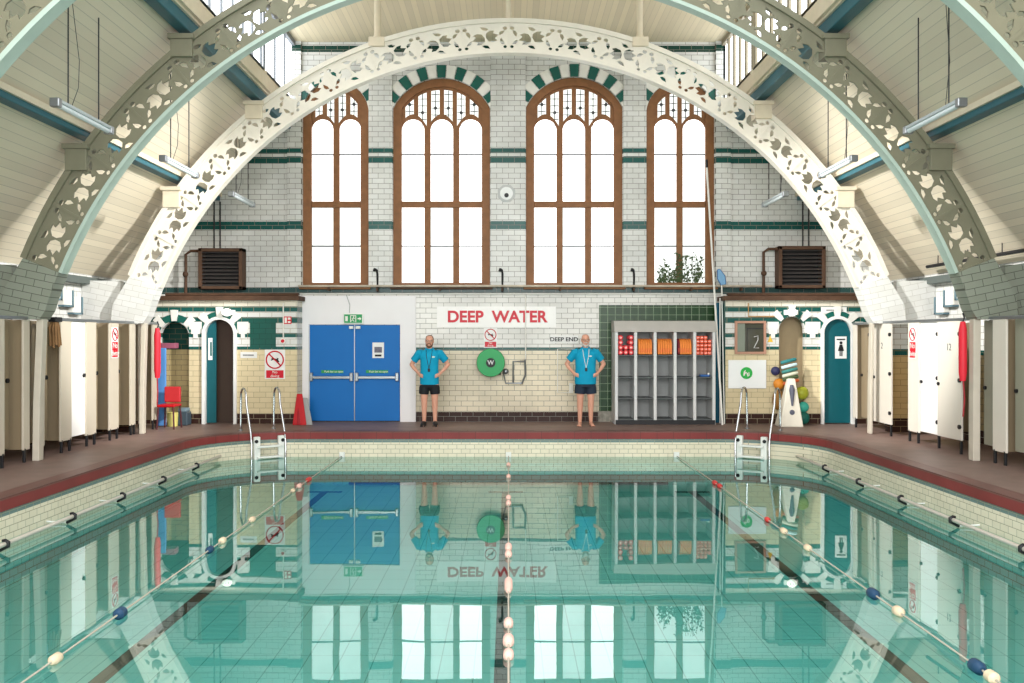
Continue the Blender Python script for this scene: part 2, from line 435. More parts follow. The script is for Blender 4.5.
# --- lantern (clerestory) windows, one per bay and side
wi = 5
for s in (-1, 1):
    for (y0, y1) in ((9.15, 12.4), (12.6, 15.9), (16.1, YW-.02)):
        W = root('window_%d' % wi, (s*4.37, (y0+y1)/2, 6.45)); wi += 1
        MB().box((s*4.40-.005, y0, 6.43), (s*4.40+.005, y1, 7.71)).build('pane', M_cler, W)
        fr = MB()
        nb = max(3, int((y1-y0)/(.55 if s < 0 else .42)))
        for q in range(nb+1):
            y = y0+(y1-y0)*q/nb
            hb = .010 if s < 0 else .05
            fr.box((s*4.37-.02, y-hb, 6.43), (s*4.37+.02, y+hb, 7.72))
        fr.box((s*4.37-.05, y0, 6.42), (s*4.37+.05, y1, 6.48)); fr.box((s*4.37-.05, y0, 7.62), (s*4.37+.05, y1, 7.72))
        fr.build('frame', mat('lantern_bar_grey', (120, 124, 128), .5) if s < 0 else mat('lantern_bar_tan', (150, 140, 118), .5), W)
    # fascia below the lantern windows
    struct(MB().prism([(s*4.32, 6.16), (s*4.40, 6.16), (s*4.40, 6.46), (s*4.32, 6.46)], 6.2, YW).build('trim_%d' % (1 if s < 0 else 2), M_cream))

# --- roof beams (blue painted purlins)
for s, side in ((-1, 'blue-door'), (1, 'storage-shelf')):
    for q, (xb, hh, where) in enumerate(((4.5, .18, 'directly under the lantern windows'), (5.95, .08, 'half way down the boarded roof slope'))):
        zt = slope(xb)+.01
        b = MB()
        # stepped section: cream board above, blue face below
        b.box((s*xb-.09, 6.4, zt-hh-.05), (s*xb+.09, YW-.01, zt-.02))
        o = thing('roof_beam', (s*xb, 12.4, zt-.2), 'blue painted roof beam running %s, on the %s side of the hall' % (where, side), 'beam', 'blue roof beams')
        b.build('beam_body', M_blue, o, bevel=.015)
        MB().box((s*xb-.13, 6.4, zt-.05), (s*xb+.13, YW-.01, zt+.03)).build('cover_board', M_cream, o)
    # eaves pipe / plate
    struct(MB().box((s*(XS-.16), 5, 2.66), (s*XS, YW, 2.78)).build('trim_%d' % (3 if s < 0 else 4), mat('eaves_plate', (92, 100, 96), .5)))

# ================================================================ IRON ARCHES
RI, RO, CZ = 6.67, 7.2, .1
NP, A0 = 20, 22.0
DA = (180-2*A0)/NP
def blob(cx, cy, pts, rot=0, sc=1):
    c, s = math.cos(rot), math.sin(rot)
    return [(cx+(x*c-y*s)*sc, cy+(x*s+y*c)*sc) for x, y in pts]
def panel_holes():
    """scrollwork openings in metres: u 0..L along, v 0..H across"""
    L = math.radians(DA)*(RI+RO)/2; H = RO-RI
    hs = []
    ci = lambda x, y, r, n=9: [(x+r*math.cos(2*PI*k/n), y+r*math.sin(2*PI*k/n)) for k in range(n)]
    for u in (.075, .925):
        hs.append(ci(u*L, .075, .034)); hs.append(ci(u*L, H-.075, .040))
    tulip = [(-.10, -.02), (-.07, -.085), (0, -.105), (.07, -.085), (.10, -.02), (.085, .05), (.045, .015), (.0, .085), (-.045, .015), (-.085, .05)]
    hs.append(blob(.335*L, H*.56, tulip, math.radians(75), 1.22))
    hs.append(blob(.665*L, H*.44, tulip, math.radians(-105), 1.22))
    leaf = [(-.07, 0), (-.02, .03), (.06, .035), (.02, -.02), (-.03, -.03)]
    hs.append(blob(.15*L, H*.70, leaf, math.radians(120), 1.05))
    hs.append(blob(.15*L, H*.34, leaf, math.radians(50), 1.15))
    hs.append(blob(.52*L, H*.84, leaf, math.radians(5), 1.2))
    hs.append(blob(.48*L, H*.16, leaf, math.radians(185), 1.2))
    hs.append(blob(.85*L, H*.30, leaf, math.radians(-60), 1.05))
    hs.append(blob(.85*L, H*.66, leaf, math.radians(230), 1.15))
    hs = [[(u, .025+v*.86) for u, v in h] for h in hs]
    return L, H, hs
PL, PH, HOLES = panel_holes()
def web_fn(u, v, w):
    a = math.radians(90-DA/2)+u/PL*math.radians(DA); r = RI+v
    return (r*math.cos(a), w, r*math.sin(a))
out = [(PL*i/6, 0) for i in range(7)]+[(PL*i/6, PH) for i in range(6, -1, -1)]
panel_mesh = None
def flange(r0, r1, y0, y1, n=72, a0=A0, a1=180-A0):
    m = MB(); A = arc(0, 0, r0, a0, a1, n); B = arc(0, 0, r1, a0, a1, n)
    for i in range(n):
        q = [A[i], A[i+1], B[i+1], B[i]]
    vs = [(x, y0, z) for x, z in A]+[(x, y0, z) for x, z in B]+[(x, y1, z) for x, z in A]+[(x, y1, z) for x, z in B]
    k = n+1; fs = []
    for i in range(n):
        fs += [(i, i+1, k+i+1, k+i), (2*k+i, 3*k+i, 3*k+i+1, 2*k+i+1), (i, 2*k+i, 2*k+i+1, i+1), (k+i, k+i+1, 3*k+i+1, 3*k+i)]
    fs += [(0, k, 3*k, 2*k), (n, 2*k+n, 3*k+n, k+n)]
    return m.add(vs, fs)
def make_arch(Y, label, face, soffit, pl, pr, feet=((6.47, .075), (6.40, .05))):
    A = thing('iron_arch', (0, Y, CZ), label, 'arch', 'fretwork iron roof arches')
    global panel_mesh
    hw = .09
    for i in range(NP):
        if panel_mesh is None:
            po = MB().plate(out, HOLES, web_fn, -.075, -.05).build('fretwork_panel', face, A, local=True); panel_mesh = po
        else:
            po = bpy.data.objects.new('fretwork_panel', panel_mesh.data); COL.objects.link(po); po.parent = A
            po.material_slots[0].link = 'OBJECT'; po.material_slots[0].material = face
        # the rotation about the hall axis sets the panel along the curve
        po.rotation_euler = (0, -math.radians(A0+DA*(i+.5)-90), 0)
    flange(RI-.025, RI+.025, -hw, hw).build('inner_flange', soffit, A, smooth='auto', local=True)
    flange(RO-.03, RO+.05, -hw-.03, hw+.03).build('outer_flange', face, A, smooth='auto', local=True)
    for i in range(NP+1):
        a = math.radians(A0+DA*i); c, s = math.cos(a), math.sin(a)
        t = .018
        vs = []
        for r in (RI+.02, RO-.02):
            for e in (-t, t):
                for y in (-hw+.003, -.045): vs.append((r*c-e*s, y, r*s+e*c))
        MB().add(vs, [(0,1,3,2),(4,6,7,5),(0,4,5,1),(2,3,7,6),(0,2,6,4),(1,5,7,3)]).build('stiffener', face, A, local=True)
    for s, m in ((-1, pl), (1, pr)):
        a = A0
        inn = [(p[0], p[1]) for p in arc(0, 0, RI, 0, a, 14) if p[1] > 0]
        o2 = arc(0, 0, RO, a, a-.5, 1)
        up = [(p[0], p[1]) for p in inn if p[1] >= 1.86]
        poly = [(RI-.225, 1.86)]+up+[(RO*math.cos(math.radians(a)), RO*math.sin(math.radians(a))), (6.98, 2.2), (7.02, 1.86)]
        poly = [(s*x, z) for x, z in poly]
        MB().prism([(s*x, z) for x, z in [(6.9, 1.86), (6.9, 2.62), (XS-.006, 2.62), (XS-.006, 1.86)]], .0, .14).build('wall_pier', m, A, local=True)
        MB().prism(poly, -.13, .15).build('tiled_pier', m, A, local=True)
        lo = [(p[0], p[1]) for p in inn if p[1] < 1.9]
        fi, fw = feet[0 if s < 0 else 1]
        poly2 = [(fi, -.1), (6.43+(fi-6.43)*.8, .7), (6.43, 1.86), (6.43+fw, 1.86), (6.43+(fi-6.43)*.8+fw, .7), (fi+fw, -.1)]
        MB().prism([(s*x, z) for x, z in poly2], -.065, .065).build('foot_post', mat('foot_cream', (190, 182, 166), .45), A, local=True, bevel=.01)
        # bearing posts up to the roof beams and lantern columns
        for xb in (4.5, 5.95):
            z0 = math.sqrt(RO*RO-xb*xb)-.03; z1 = slope(xb)-(.31 if xb < 5 else .27)-CZ
            if z1 > z0:
                p = MB().box((s*xb-.15, -.14, z0-.12), (s*xb+.15, .14, z1))
                p.box((s*xb-.18, -.17, z1-.04), (s*xb+.18, .17, z1+.03))
                p.build('bearing_post', M_cream if face is M_ironw else face, A, local=True, bevel=.008)
        xc = 2.33; z0 = math.sqrt(RO*RO-xc*xc)
        c = MB().tube([(s*xc, 0, z0+.12), (s*xc, 0, z0+.18), (s*xc, 0, 7.70-CZ)], [.085, .06, .06], 14)
        c.box((s*xc-.14, -.14, z0-.06), (s*xc+.14, .14, z0+.1))
        c.build('lantern_column', M_cream, A, local=True, smooth='auto')
    MB().tube([(0, 0, RO+.02), (0, 0, 7.70-CZ)], .05, 10).build('lantern_column', M_cream, A, local=True, smooth='auto')
    return A
make_arch(16.0, 'white fretwork iron arch standing closest to the tall windows', M_ironw, M_ironw, M_pierL, M_pierR)
make_arch(12.5, 'shade-toned olive grey fretwork iron arch, the middle one, pale teal underside', M_ironshade, M_teal, M_piershadeL, M_piershadeR, ((6.49, .095), (6.42, .1)))
make_arch(9.0, 'shade-toned olive grey fretwork iron arch cut off by the upper corners of the picture', M_ironshade, M_teal, M_piershadeL, M_piershadeR)
# tiled cross walls behind the cubicles, in line with the first arch
for s, nm in ((-1, 'wall_cross_left'), (1, 'wall_cross_right')):
    struct(MB().box((s*6.86, 16.25, 0), (s*XS, 16.4, 1.95)).build(nm, M_cross))

# stepped voussoirs on the side walls beside the first arch
for s, n0 in ((-1, 5), (1, 6)):
    g = root('trim_%d' % n0, (s*XS, 15.5, 2.3))
    for q, (y, z0, z1) in enumerate(((14.5, 2.42, 2.66), (14.95, 2.36, 2.6), (15.35, 2.26, 2.52), (15.68, 2.14, 2.42))):
        MB().box((s*(XS-.10), y-.17, z0), (s*XS, y+.12, z1)).build('block', M_whiteg, g, bevel=.01)
        MB().box((s*(XS-.11), y+.12, z0-.03), (s*XS, y+.17, z1+.0)).build('edge_band', mat('blue_grey_glaze', (90, 118, 128), .3), g)
        MB().box((s*(XS-.11), y-.17, z0-.03), (s*XS, y+.17, z0)).build('edge_band', MATS['blue_grey_glaze'], g)

# ================================================================ DECK, POOL, WATER
PXH, PY1, PY0, PR = 5.35, 16.36, 2.4, 1.5
def pool_loop(off=0, n=10):
    x, y1, y0, r = PXH+off, PY1+off, PY0-off, PR+off
    pts = []
    for cx, cy, a in ((x-r, y1-r, 0), (-(x-r), y1-r, 90), (-(x-r), y0+r, 180), (x-r, y0+r, 270)):
        pts += [(cx+r*math.cos(math.radians(a+90*i/n)), cy+r*math.sin(math.radians(a+90*i/n))) for i in range(n+1)]
    return pts
FL = -.98
struct(MB().plate([(-7.9, -1), (7.9, -1), (7.9, 18.6), (-7.9, 18.6)], [pool_loop(.22)], lambda u, v, w: (u, v, w), 0, -.1).build('floor', M_deck))
struct(MB().plate(pool_loop(.24), [pool_loop(0)], lambda u, v, w: (u, v, w), .006, -.136).build('pool_kerb', M_kerb, bevel=0))
# basin: walls with tile rows, floor with tile grid
def basin_mat():
    m, nt, b = nodes('pool_basin_tile'); N = nt.nodes.new; L = nt.links.new
    g = N('ShaderNodeNewGeometry'); s = N('ShaderNodeSeparateXYZ'); L(g.outputs['Position'], s.inputs[0])
    bt = N('ShaderNodeTexBrick'); bt.offset = 0
    bt.inputs['Scale'].default_value = 1; bt.inputs['Brick Width'].default_value = .28; bt.inputs['Row Height'].default_value = .4; bt.inputs['Mortar Size'].default_value = .004
    bt.inputs['Color1'].default_value = lin((206, 236, 230)); bt.inputs['Color2'].default_value = lin((198, 230, 224)); bt.inputs['Mortar'].default_value = lin((110, 160, 152))
    L(g.outputs['Position'], bt.inputs['Vector']); L(bt.outputs['Color'], b.inputs['Base Color'])
    b.inputs['Roughness'].default_value = .35
    MATS['basin'] = m; return m
def wall_tile_mat():
    m = tile('pool_wall_tile', [(-.58, (206, 240, 236)), (-.2, (228, 220, 196)), (-.13, (112, 134, 130)), (.1, (112, 134, 130))], FL-.1, grout=(150, 150, 128), bw=.16, bh=.08, mortar=.004)
    nt = m.node_tree   # run the courses along whichever way the wall faces: x + y
    sep = [n for n in nt.nodes if n.type == 'SEPXYZ'][0]; cb = [n for n in nt.nodes if n.type == 'COMBXYZ'][0]
    ad = nt.nodes.new('ShaderNodeMath'); ad.operation = 'ADD'
    nt.links.new(sep.outputs['X'], ad.inputs[0]); nt.links.new(sep.outputs['Y'], ad.inputs[1]); nt.links.new(ad.outputs[0], cb.inputs[0])
    return m
lp = pool_loop(.02); n = len(lp)
pw = MB().add([(x, y, -.12) for x, y in lp]+[(x, y, FL) for x, y in lp], [(i, (i+1) % n, (i+1) % n+n, i+n) for i in range(n)])
PWALL = struct(pw.build('pool_wall', wall_tile_mat()))
PFLOOR = struct(MB().plate(pool_loop(.02), [], lambda u, v, w: (u, v, w), FL, FL-.1).build('pool_floor', basin_mat()))
lane = mat('lane_line_tile', (62, 44, 42), .5, var=.15)
for q, x in enumerate((-3.2, -.05, 3.2)):
    l = MB().box((x-.065, 4, FL), (x+.065, 15.6, FL+.004)).box((x-.3, 15.6, FL), (x+.3, 15.72, FL+.004))
    struct(l.build('trim_%d' % (7+q), lane))
struct(MB().box((-2.9, PY1-.03, FL+.02), (2.9, PY1+.01, FL+.06)).build('trim_10', mat('brown_tile_strip', (96, 60, 50), .5)))
# water
m, nt, b = nodes('pool_water'); nt.nodes.remove(b); N = nt.nodes.new; L = nt.links.new
g = N('ShaderNodeNewGeometry'); ns = N('ShaderNodeTexNoise'); ns.inputs['Scale'].default_value = 1.1; ns.inputs['Detail'].default_value = 1.5
L(g.outputs['Position'], ns.inputs['Vector'])
bp = N('ShaderNodeBump'); bp.inputs['Strength'].default_value = .05; bp.inputs['Distance'].default_value = .03; L(ns.outputs['Fac'], bp.inputs['Height'])
fr = N('ShaderNodeFresnel'); fr.inputs['IOR'].default_value = 2.3; L(bp.outputs[0], fr.inputs['Normal'])
gl = N('ShaderNodeBsdfGlossy'); gl.inputs['Roughness'].default_value = .0; gl.inputs['Color'].default_value = (.93, 1, .99, 1); L(bp.outputs[0], gl.inputs['Normal'])
tr = N('ShaderNodeBsdfTransparent'); tr.inputs['Color'].default_value = (.40, .71, .68, 1)
mx = N('ShaderNodeMixShader'); mn = N('ShaderNodeMath'); mn.operation = 'MINIMUM'; mn.inputs[1].default_value = .56; L(fr.outputs[0], mn.inputs[0]); L(mn.outputs[0], mx.inputs[0]); L(tr.outputs[0], mx.inputs[1]); L(gl.outputs[0], mx.inputs[2])
L(mx.outputs[0], nt.nodes['Material Output'].inputs['Surface'])
wl = pool_loop(.015)
wo = MB().add([(x, y, WL) for x, y in wl], [tuple(range(len(wl)))]).build('water', m)
if wo.data.polygons[0].normal.z < 0: wo.data.flip_normals()
tag(wo, 'still turquoise water filling the swimming pool and mirroring the hall', 'water', kind='stuff')

# ================================================================ SIDE ROOMS (tiled fronts with arched doors)
def arch_pts(x0, x1, zs, n=14):
    r = (x1-x0)/2; return arc((x0+x1)/2, zs, r, 0, 180, n)
def XP(px): return PX(px, YP)
def ZP(py): return PZ(py, YP)
TOP = 2.44
def door_notch(pa, pb, pt):
    x0, x1 = XP(pa), XP(pb); r = (x1-x0)/2; zs = ZP(pt)-r
    return x0, x1, zs
# front on the blue-door side
nx0, nx1, nzs = door_notch(160, 189, 322)      # dark niche
dx0, dx1, dzs = door_notch(205, 234.5, 319)     # arched doorway
xe = XP(297)
outl = [(-XS, 0), (nx0, 0), (nx0, nzs)]+arch_pts(nx0, nx1, nzs)[::-1]+[(nx1, nzs), (nx1, 0), (dx0, 0), (dx0, dzs)]+arch_pts(dx0, dx1, dzs)[::-1]+[(dx1, dzs), (dx1, 0), (xe, 0), (xe, TOP), (-XS, TOP)]
def dedupe(p): 
    r = []
    for q in p:
        if not r or (abs(q[0]-r[-1][0])+abs(q[1]-r[-1][1])) > 1e-5: r.append(q)
    return r
struct(MB().plate(dedupe(outl), [], lambda u, v, w: (u, w, v), YP, YP+.12).build('wall_porch_left', M_porch))
struct(MB().box((xe-.1, YP+.005, 0), (xe+.003, YW, TOP)).build('wall_return_left', M_porchY))
struct(MB().box((nx0-.1, YP+.35, 0), (nx1+.1, YP+.4, TOP)).build('wall_niche_left', M_niche))
struct(MB().box((-XS, YP-.08, TOP), (xe+.06, YW, TOP+.09)).build('trim_11', M_rust))
# front on the storage-shelf side
ox0, ox1, ozs = door_notch(779, 804.5, 317)
tx0, tx1, tzs = door_notch(823, 851.5, 318.5)
xr = XP(725.5)
outr = [(xr, 0), (ox0, 0), (ox0, ozs)]+arch_pts(ox0, ox1, ozs)[::-1]+[(ox1, ozs), (ox1, 0), (tx0, 0), (tx0, tzs)]+arch_pts(tx0, tx1, tzs)[::-1]+[(tx1, tzs), (tx1, 0), (XS, 0), (XS, TOP), (xr, TOP)]
struct(MB().plate(dedupe(outr), [], lambda u, v, w: (u, w, v), YP, YP+.12).build('wall_porch_right', M_porch))
struct(MB().box((xr-.003, YP+.005, 0), (xr+.1, YW, TOP)).build('wall_return_right', M_greenm))
struct(MB().box((ox0-.15, YP+.38, 0), (ox1+.15, YP+.43, TOP)).build('wall_niche_right', mat('taupe_plaster', (170, 150, 116), .6)))
struct(MB().box((xr-.05, YP-.08, TOP), (XS, YW, TOP+.09)).build('trim_12', M_rust))
# voussoir blocks round the arches (white stepped keystones and green bands)
def keystones(name, cx, zs, r, m2):
    g = root(name, (cx, YP, zs))
    for a in (90, 45, 135):
        k = 9
        b = arc(cx, zs, r+.02, a-k, a+k, 3)+arc(cx, zs, r+.24, a+k*.9, a-k*.9, 3)
        MB().prism(b, YP-.03, YP+.02).build('keystone', M_whiteg, g)
    for a0, a1 in ((56, 80), (100, 124), (14, 34), (146, 166)):
        b = arc(cx, zs, r+.02, a0, a1, 4)+arc(cx, zs, r+.15, a1, a0, 4)
        MB().prism(b, YP-.012, YP+.02).build('voussoir', M_greenm, g)
    return g
def stepped(g, px0, px1):
    a, b = XP(px0), XP(px1); c = (a+b)/2; w = (b-a)/2
    q = MB().box((c-w, YP-.02, 1.87), (c+w, YP+.01, 2.02)).box((c-w*.7, YP-.02, 1.78), (c+w*.7, YP+.01, 1.87)).box((c-w*.35, YP-.02, 1.70), (c+w*.35, YP+.01, 1.78))
    q.build('stepped_block', M_whiteg, g)
keystones('trim_13', (nx0+nx1)/2, nzs, (nx1-nx0)/2, 0)
gk = keystones('trim_14', (dx0+dx1)/2, dzs, (dx1-dx0)/2, 0)
stepped(gk, 189.5, 202); stepped(gk, 237.5, 248.5); stepped(gk, 152, 159.5)
keystones('trim_15', (ox0+ox1)/2, ozs, (ox1-ox0)/2, 0)
gk = keystones('trim_16', (tx0+tx1)/2, tzs, (tx1-tx0)/2, 0)
stepped(gk, 767, 778.5); stepped(gk, 805, 820); stepped(gk, 854.5, 863)
def arch_frame(x0, x1, zs, t=.05):
    r = (x1-x0)/2; cx = (x0+x1)/2
    o = [(x1+t, 0)]+arc(cx, zs, r+t, 0, 180, 16)+[(x0-t, 0), (x0+.01, 0)]+arc(cx, zs, r-.01, 180, 0, 16)+[(x1-.01, 0)]
    return dedupe(o)
# arched doorway standing open, teal leaf folded inwards
D = root('door_2', ((dx0+dx1)/2, YP, 0))
MB().plate(arch_frame(dx0, dx1, dzs), [], lambda u, v, w: (u, w, v), YP-.05, YP+.1).build('frame', M_white, D)
def arched_leaf(x0, x1, zs, cx, r, y0, y1):
    pts = [(x0, .02), (x1, .02)]
    q = 8
    for i in range(q+1):
        x = x1+(x0-x1)*i/q
        pts.append((x, zs+math.sqrt(max(r*r-(x-cx)**2, 0))))
    return MB().plate(dedupe(pts), [], lambda u, v, w: (u, w, v), y0, y1)
cxd = (dx0+dx1)/2; rd = (dx1-dx0)/2
arched_leaf(dx0+.02, dx0+.2, dzs, cxd, rd-.02, YP+.05, YP+.09).build('door_leaf', M_tealdoor, D)
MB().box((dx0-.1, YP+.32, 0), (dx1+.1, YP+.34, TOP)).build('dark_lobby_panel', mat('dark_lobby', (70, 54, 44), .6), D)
T_ = root('door_3', ((tx0+tx1)/2, YP, 0))
MB().plate(arch_frame(tx0, tx1, tzs), [], lambda u, v, w: (u, w, v), YP-.05, YP+.1).build('frame', M_white, T_)
cxt = (tx0+tx1)/2; rt = (tx1-tx0)/2
arched_leaf(tx0+.01, tx1-.01, tzs, cxt, rt-.01, YP+.03, YP+.08).build('door_leaf', M_tealdoor, T_)
# large green tile panel on the blue-door side front
struct(MB().box((XP(250), YP-.008, ZP(348)), (XP(276), YP+.01, ZP(318))).build('trim_17', tile('green_front_tile', [(1, (30, 86, 76)), (3, (30, 86, 76))], 0, grout=(20, 60, 54))))

# rear wall details: white door surround, green tile panel, sill band
struct(MB().plate([(X(299), 0), (X(309.5), 0), (X(309.5), Z(324.5)), (X(400.5), Z(324.5)), (X(400.5), 0), (X(416), 0), (X(416), Z(296)), (X(299), Z(296))], [], lambda u, v, w: (u, w, v), YW-.06, YW).build('trim_18', mat('white_plaster', (228, 226, 226), .5, var=.04, scale=2)))
struct(MB().box((X(599), YW-.012, Z(411)), (X(724), YW, Z(305))).build('trim_19', M_greentile))
struct(MB().box((X(598), YW-.03, 0), (X(617), YW, Z(411))).build('trim_20', mat('speckled_plinth', (150, 146, 134), .6, var=.6, scale=14)))

# ================================================================ BLUE DOUBLE DOOR
D = root('door_1', (X(355), YW, 0))
for k, (a, b) in enumerate(((310, 354.6), (355.4, 400))):
    lf = MB().box((X(a), YW-.05, .02), (X(b), YW-.005, Z(325))).build('door_leaf', M_bluedoor, D, bevel=.004)
    MB().box((X(a)+.03, YW-.12, Z(378.5)), (X(b)-.02, YW-.09, Z(376))).build('push_bar', M_steel, lf, bevel=.006)
    for xx in (a+2.2, b-2.4):
        MB().box((X(xx)-.032, YW-.13, Z(381)), (X(xx)+.032, YW-.05, Z(372.5))).build('bar_mount', M_steel, lf, bevel=.012)
    xm = (a+b)/2+(.5 if k == 0 else -.3)
    MB().box((X(xm-11), YW-.058, Z(373)), (X(xm+11), YW-.05, Z(370))).build('green_strip', M_signgreen, lf)
    letters('lettering', 'Push bar to open', .055, (X(xm+1.5), YW-.06, Z(371.5)), M_whiteg, lf, .003)
    MB().box((X(350 if k == 0 else 356.5), YW-.12, Z(329)), (X(354 if k == 0 else 361), YW-.05, Z(326.2))).build('door_closer', M_ivory, lf, bevel=.008)
MB().box((X(354.6), YW-.06, .02), (X(355.4), YW-.03, Z(325))).build('meeting_strip', M_steel, D)
MB().box((X(309.2), YW-.075, 0), (X(310.3), YW-.03, Z(324))).build('jamb', M_lgrey, D)

def notice(name, label, px0, py0, px1, py1, Y, cat='notice'):
    x0, x1, z0, z1 = PX(px0, Y), PX(px1, Y), PZ(py1, Y), PZ(py0, Y)
    o = thing(name, ((x0+x1)/2, Y, z0), label, cat)
    MB().box((x0, Y-.008, z0), (x1, Y, z1)).build('sheet', M_white, o)
    return o, x0, x1, z0, z1
o, x0, x1, z0, z1 = notice('paper_notice', 'white paper notice with a dark picture taped to the blue double door', 372.5, 342.5, 384, 358, YW-.052)
MB().box((x0+.04, YW-.064, z0+.11), (x1-.04, YW-.059, z1-.09)).build('picture', mat('print_grey', (110, 106, 120), .6, var=.5, scale=30), o)
MB().box((x0+.05, YW-.064, z0+.03), (x1-.05, YW-.059, z0+.07)).build('caption_bar', M_black, o)

# exit sign
E = thing('exit_sign', (X(354.5), YW-.06, Z(323.5)), 'green and white running-man exit sign above the blue double door', 'sign')
MB().box((X(344.5), YW-.12, Z(324)), (X(364.5), YW-.06, Z(313.5))).build('housing', M_ivory, E, bevel=.006)
MB().box((X(345.3), YW-.128, Z(323)), (X(363), YW-.12, Z(314.5))).build('green_face', mat('exit_green', (20, 130, 70), .4, emit=.25, var=.02), E)
w = MB(); xm = X(354.3); zm = Z(318.8); y0, y1 = YW-.134, YW-.128
w.box((xm-.06, y0, zm-.07), (xm-.045, y1, zm+.07)); w.box((xm+.045, y0, zm-.07), (xm+.06, y1, zm+.07)); w.box((xm-.06, y0, zm+.055), (xm+.06, y1, zm+.07))
w.disc((xm+.01, (y0+y1)/2, zm+.035), .014, .006, n=10)
for p in (((.005, .02), (-.01, -.02)), ((-.01, -.02), (.02, -.06)), ((-.01, -.02), (-.04, -.05)), ((.005, .015), (.035, 0)), ((.005, .015), (-.03, .005))):
    w.tube([(xm+p[0][0], y1, zm+p[0][1]), (xm+p[1][0], y1, zm+p[1][1])], .007, 6)
w.prism([(xm+.09, zm-.012), (xm+.13, zm-.012), (xm+.13, zm-.035), (xm+.165, zm), (xm+.13, zm+.035), (xm+.13, zm+.012), (xm+.09, zm+.012)], y0, y1)
w.box((xm-.16, y0, zm-.05), (xm-.11, y1, zm+.05))
w.build('pictogram', M_whiteg, E)
MB().tube([(X(350), YW-.07, Z(313)), (X(350.5), YW-.07, Z(305)), (X(347), YW-.07, Z(295))], .007, 6).build('cable', M_grey, E)

# ================================================================ SIGNS ON THE REAR WALL
S = thing('deep_water_sign', (X(497), YW, Z(328)), 'long white wall sign with big red capitals reading DEEP WATER', 'sign')
MB().box((X(437), YW-.012, Z(327.5)), (X(556), YW, Z(306.5))).build('white_board', mat('sign_white', (236, 234, 230), .4, var=.02), S)
letters('lettering', 'DEEP  WATER', .325, (X(497), YW-.016, Z(317.2)), M_signred, S, .008, bold=.010, sx=1.0)
S = thing('deep_end_sign', (X(564), YW, Z(343)), 'small white strip with black capitals reading DEEP END', 'sign')
MB().box((X(550), YW-.008, Z(343.3)), (X(578), YW, Z(335.5))).build('white_board', M_white, S)
letters('lettering', 'DEEP END', .112, (X(564), YW-.012, Z(339.5)), M_black, S, .006, bold=.0025, sx=1.12)

def no_diving(label, cx, cz, w, h, Y, face='y', s=-1, text='No\ndiving', group=None):
    """white plate, red ring with slash over a black diver, red caption box"""
    o = thing('no_diving_sign', (cx, Y, cz-h/2), label, 'sign', group)
    if face == 'y':
        P = lambda u, v, d: (cx+u, Y-d, cz+v)
    else:
        P = lambda u, v, d: (Y-s*d, cx+u*(1 if s < 0 else -1), cz+v)
    def tb(pts, r, nm, m, n=6, close=False):
        MB().tube([P(u, v, d) for u, v, d in pts], r, n).build(nm, m, o)
    a, b = P(-w/2, -h/2, 0), P(w/2, h/2, .008)
    lo = tuple(min(q) for q in zip(a, b)); hi = tuple(max(q) for q in zip(a, b))
    MB().box(lo, hi).build('plate', M_white, o)
    r = w*.42; rz = h/2-w*.5
    ring = MB()
    pts = [P(r*math.cos(2*PI*i/28), rz+r*math.sin(2*PI*i/28), .011) for i in range(29)]
    ring.tube(pts, r*.085, 6)
    dgl = math.radians(135)
    ring.tube([P(r*math.cos(dgl), rz+r*math.sin(dgl), .012), P(-r*math.cos(dgl), rz-r*math.sin(dgl), .012)], r*.085, 6)
    ring.build('red_ring', M_signred, o)
    fg = MB()
    for pp in (((-.1, .1), (.25, .02)), ((.25, .02), (.5, -.25)), ((.2, .03), (.35, -.3)), ((-.1, .1), (-.45, -.05)), ((-.1, .1), (-.4, .15))):
        fg.tube([P(r*pp[0][0], rz+r*pp[0][1], .01), P(r*pp[1][0], rz+r*pp[1][1], .01)], r*.07, 6)
    c = P(r*.33, rz+r*.12, .01); fg.ball(c, r*.1, 8, 6)
    fg.build('diver_figure', M_black, o)
    a, b = P(-w*.43, -h/2+.02, .006), P(w*.43, rz-r-w*.1, .012)
    lo = tuple(min(q) for q in zip(a, b)); hi = tuple(max(q) for q in zip(a, b))
    MB().box(lo, hi).build('caption_box', M_signred, o)
    zc = (-h/2+.02+rz-r-w*.1)/2; sz = (rz-r-w*.1+h/2-.02)*.5
    if face == 'y':
        letters('lettering', text, sz, P(0, zc+.0, .013), M_whiteg, o, .003)
    else:
        R = Matrix.Rotation(PI/2 if s < 0 else -PI/2, 4, 'Z') @ Matrix.Rotation(PI/2, 4, 'X')
        letters('lettering', text, sz, P(0, zc+.0, .013), M_whiteg, o, .003, axis='r', rot=R)
    return o
no_diving('white sign with red no-diving ring above the green hose reel', X(490.5), Z(338), .27, .40, YW)
no_diving('large white no-diving sign with red caption on cream tiles beside the pool ladder', XP(275), ZP(364.3), .40, .58, YP)

# fire sign and alarm call point on the tiled corner
o = thing('fire_point_sign', (XP(287.5), YP, ZP(324)), 'small red and white fire sign high on the tiled corner by the blue door', 'sign')
MB().box((XP(284), YP-.01, ZP(324)), (XP(291.5), YP, ZP(316.5))).build('plate', M_signred, o)
MB().box((XP(284.8), YP-.014, ZP(323)), (XP(287), YP-.01, ZP(317.5))).box((XP(288), YP-.014, ZP(323)), (XP(290.6), YP-.01, ZP(321.2))).box((XP(288), YP-.014, ZP(319.6)), (XP(290.6), YP-.01, ZP(317.6))).build('pictogram', M_whiteg, o)
o = thing('alarm_bell', (XP(283.5), YP, ZP(344)), 'small round red and white alarm on a white conduit above the no-diving sign', 'alarm')
MB().disc((XP(283.5), YP-.03, ZP(341)), .055, .06).build('sounder', M_whiteg, o, smooth='auto')
MB().disc((XP(283.5), YP-.065, ZP(341)), .035, .02).build('red_centre', M_signred, o, smooth='auto')
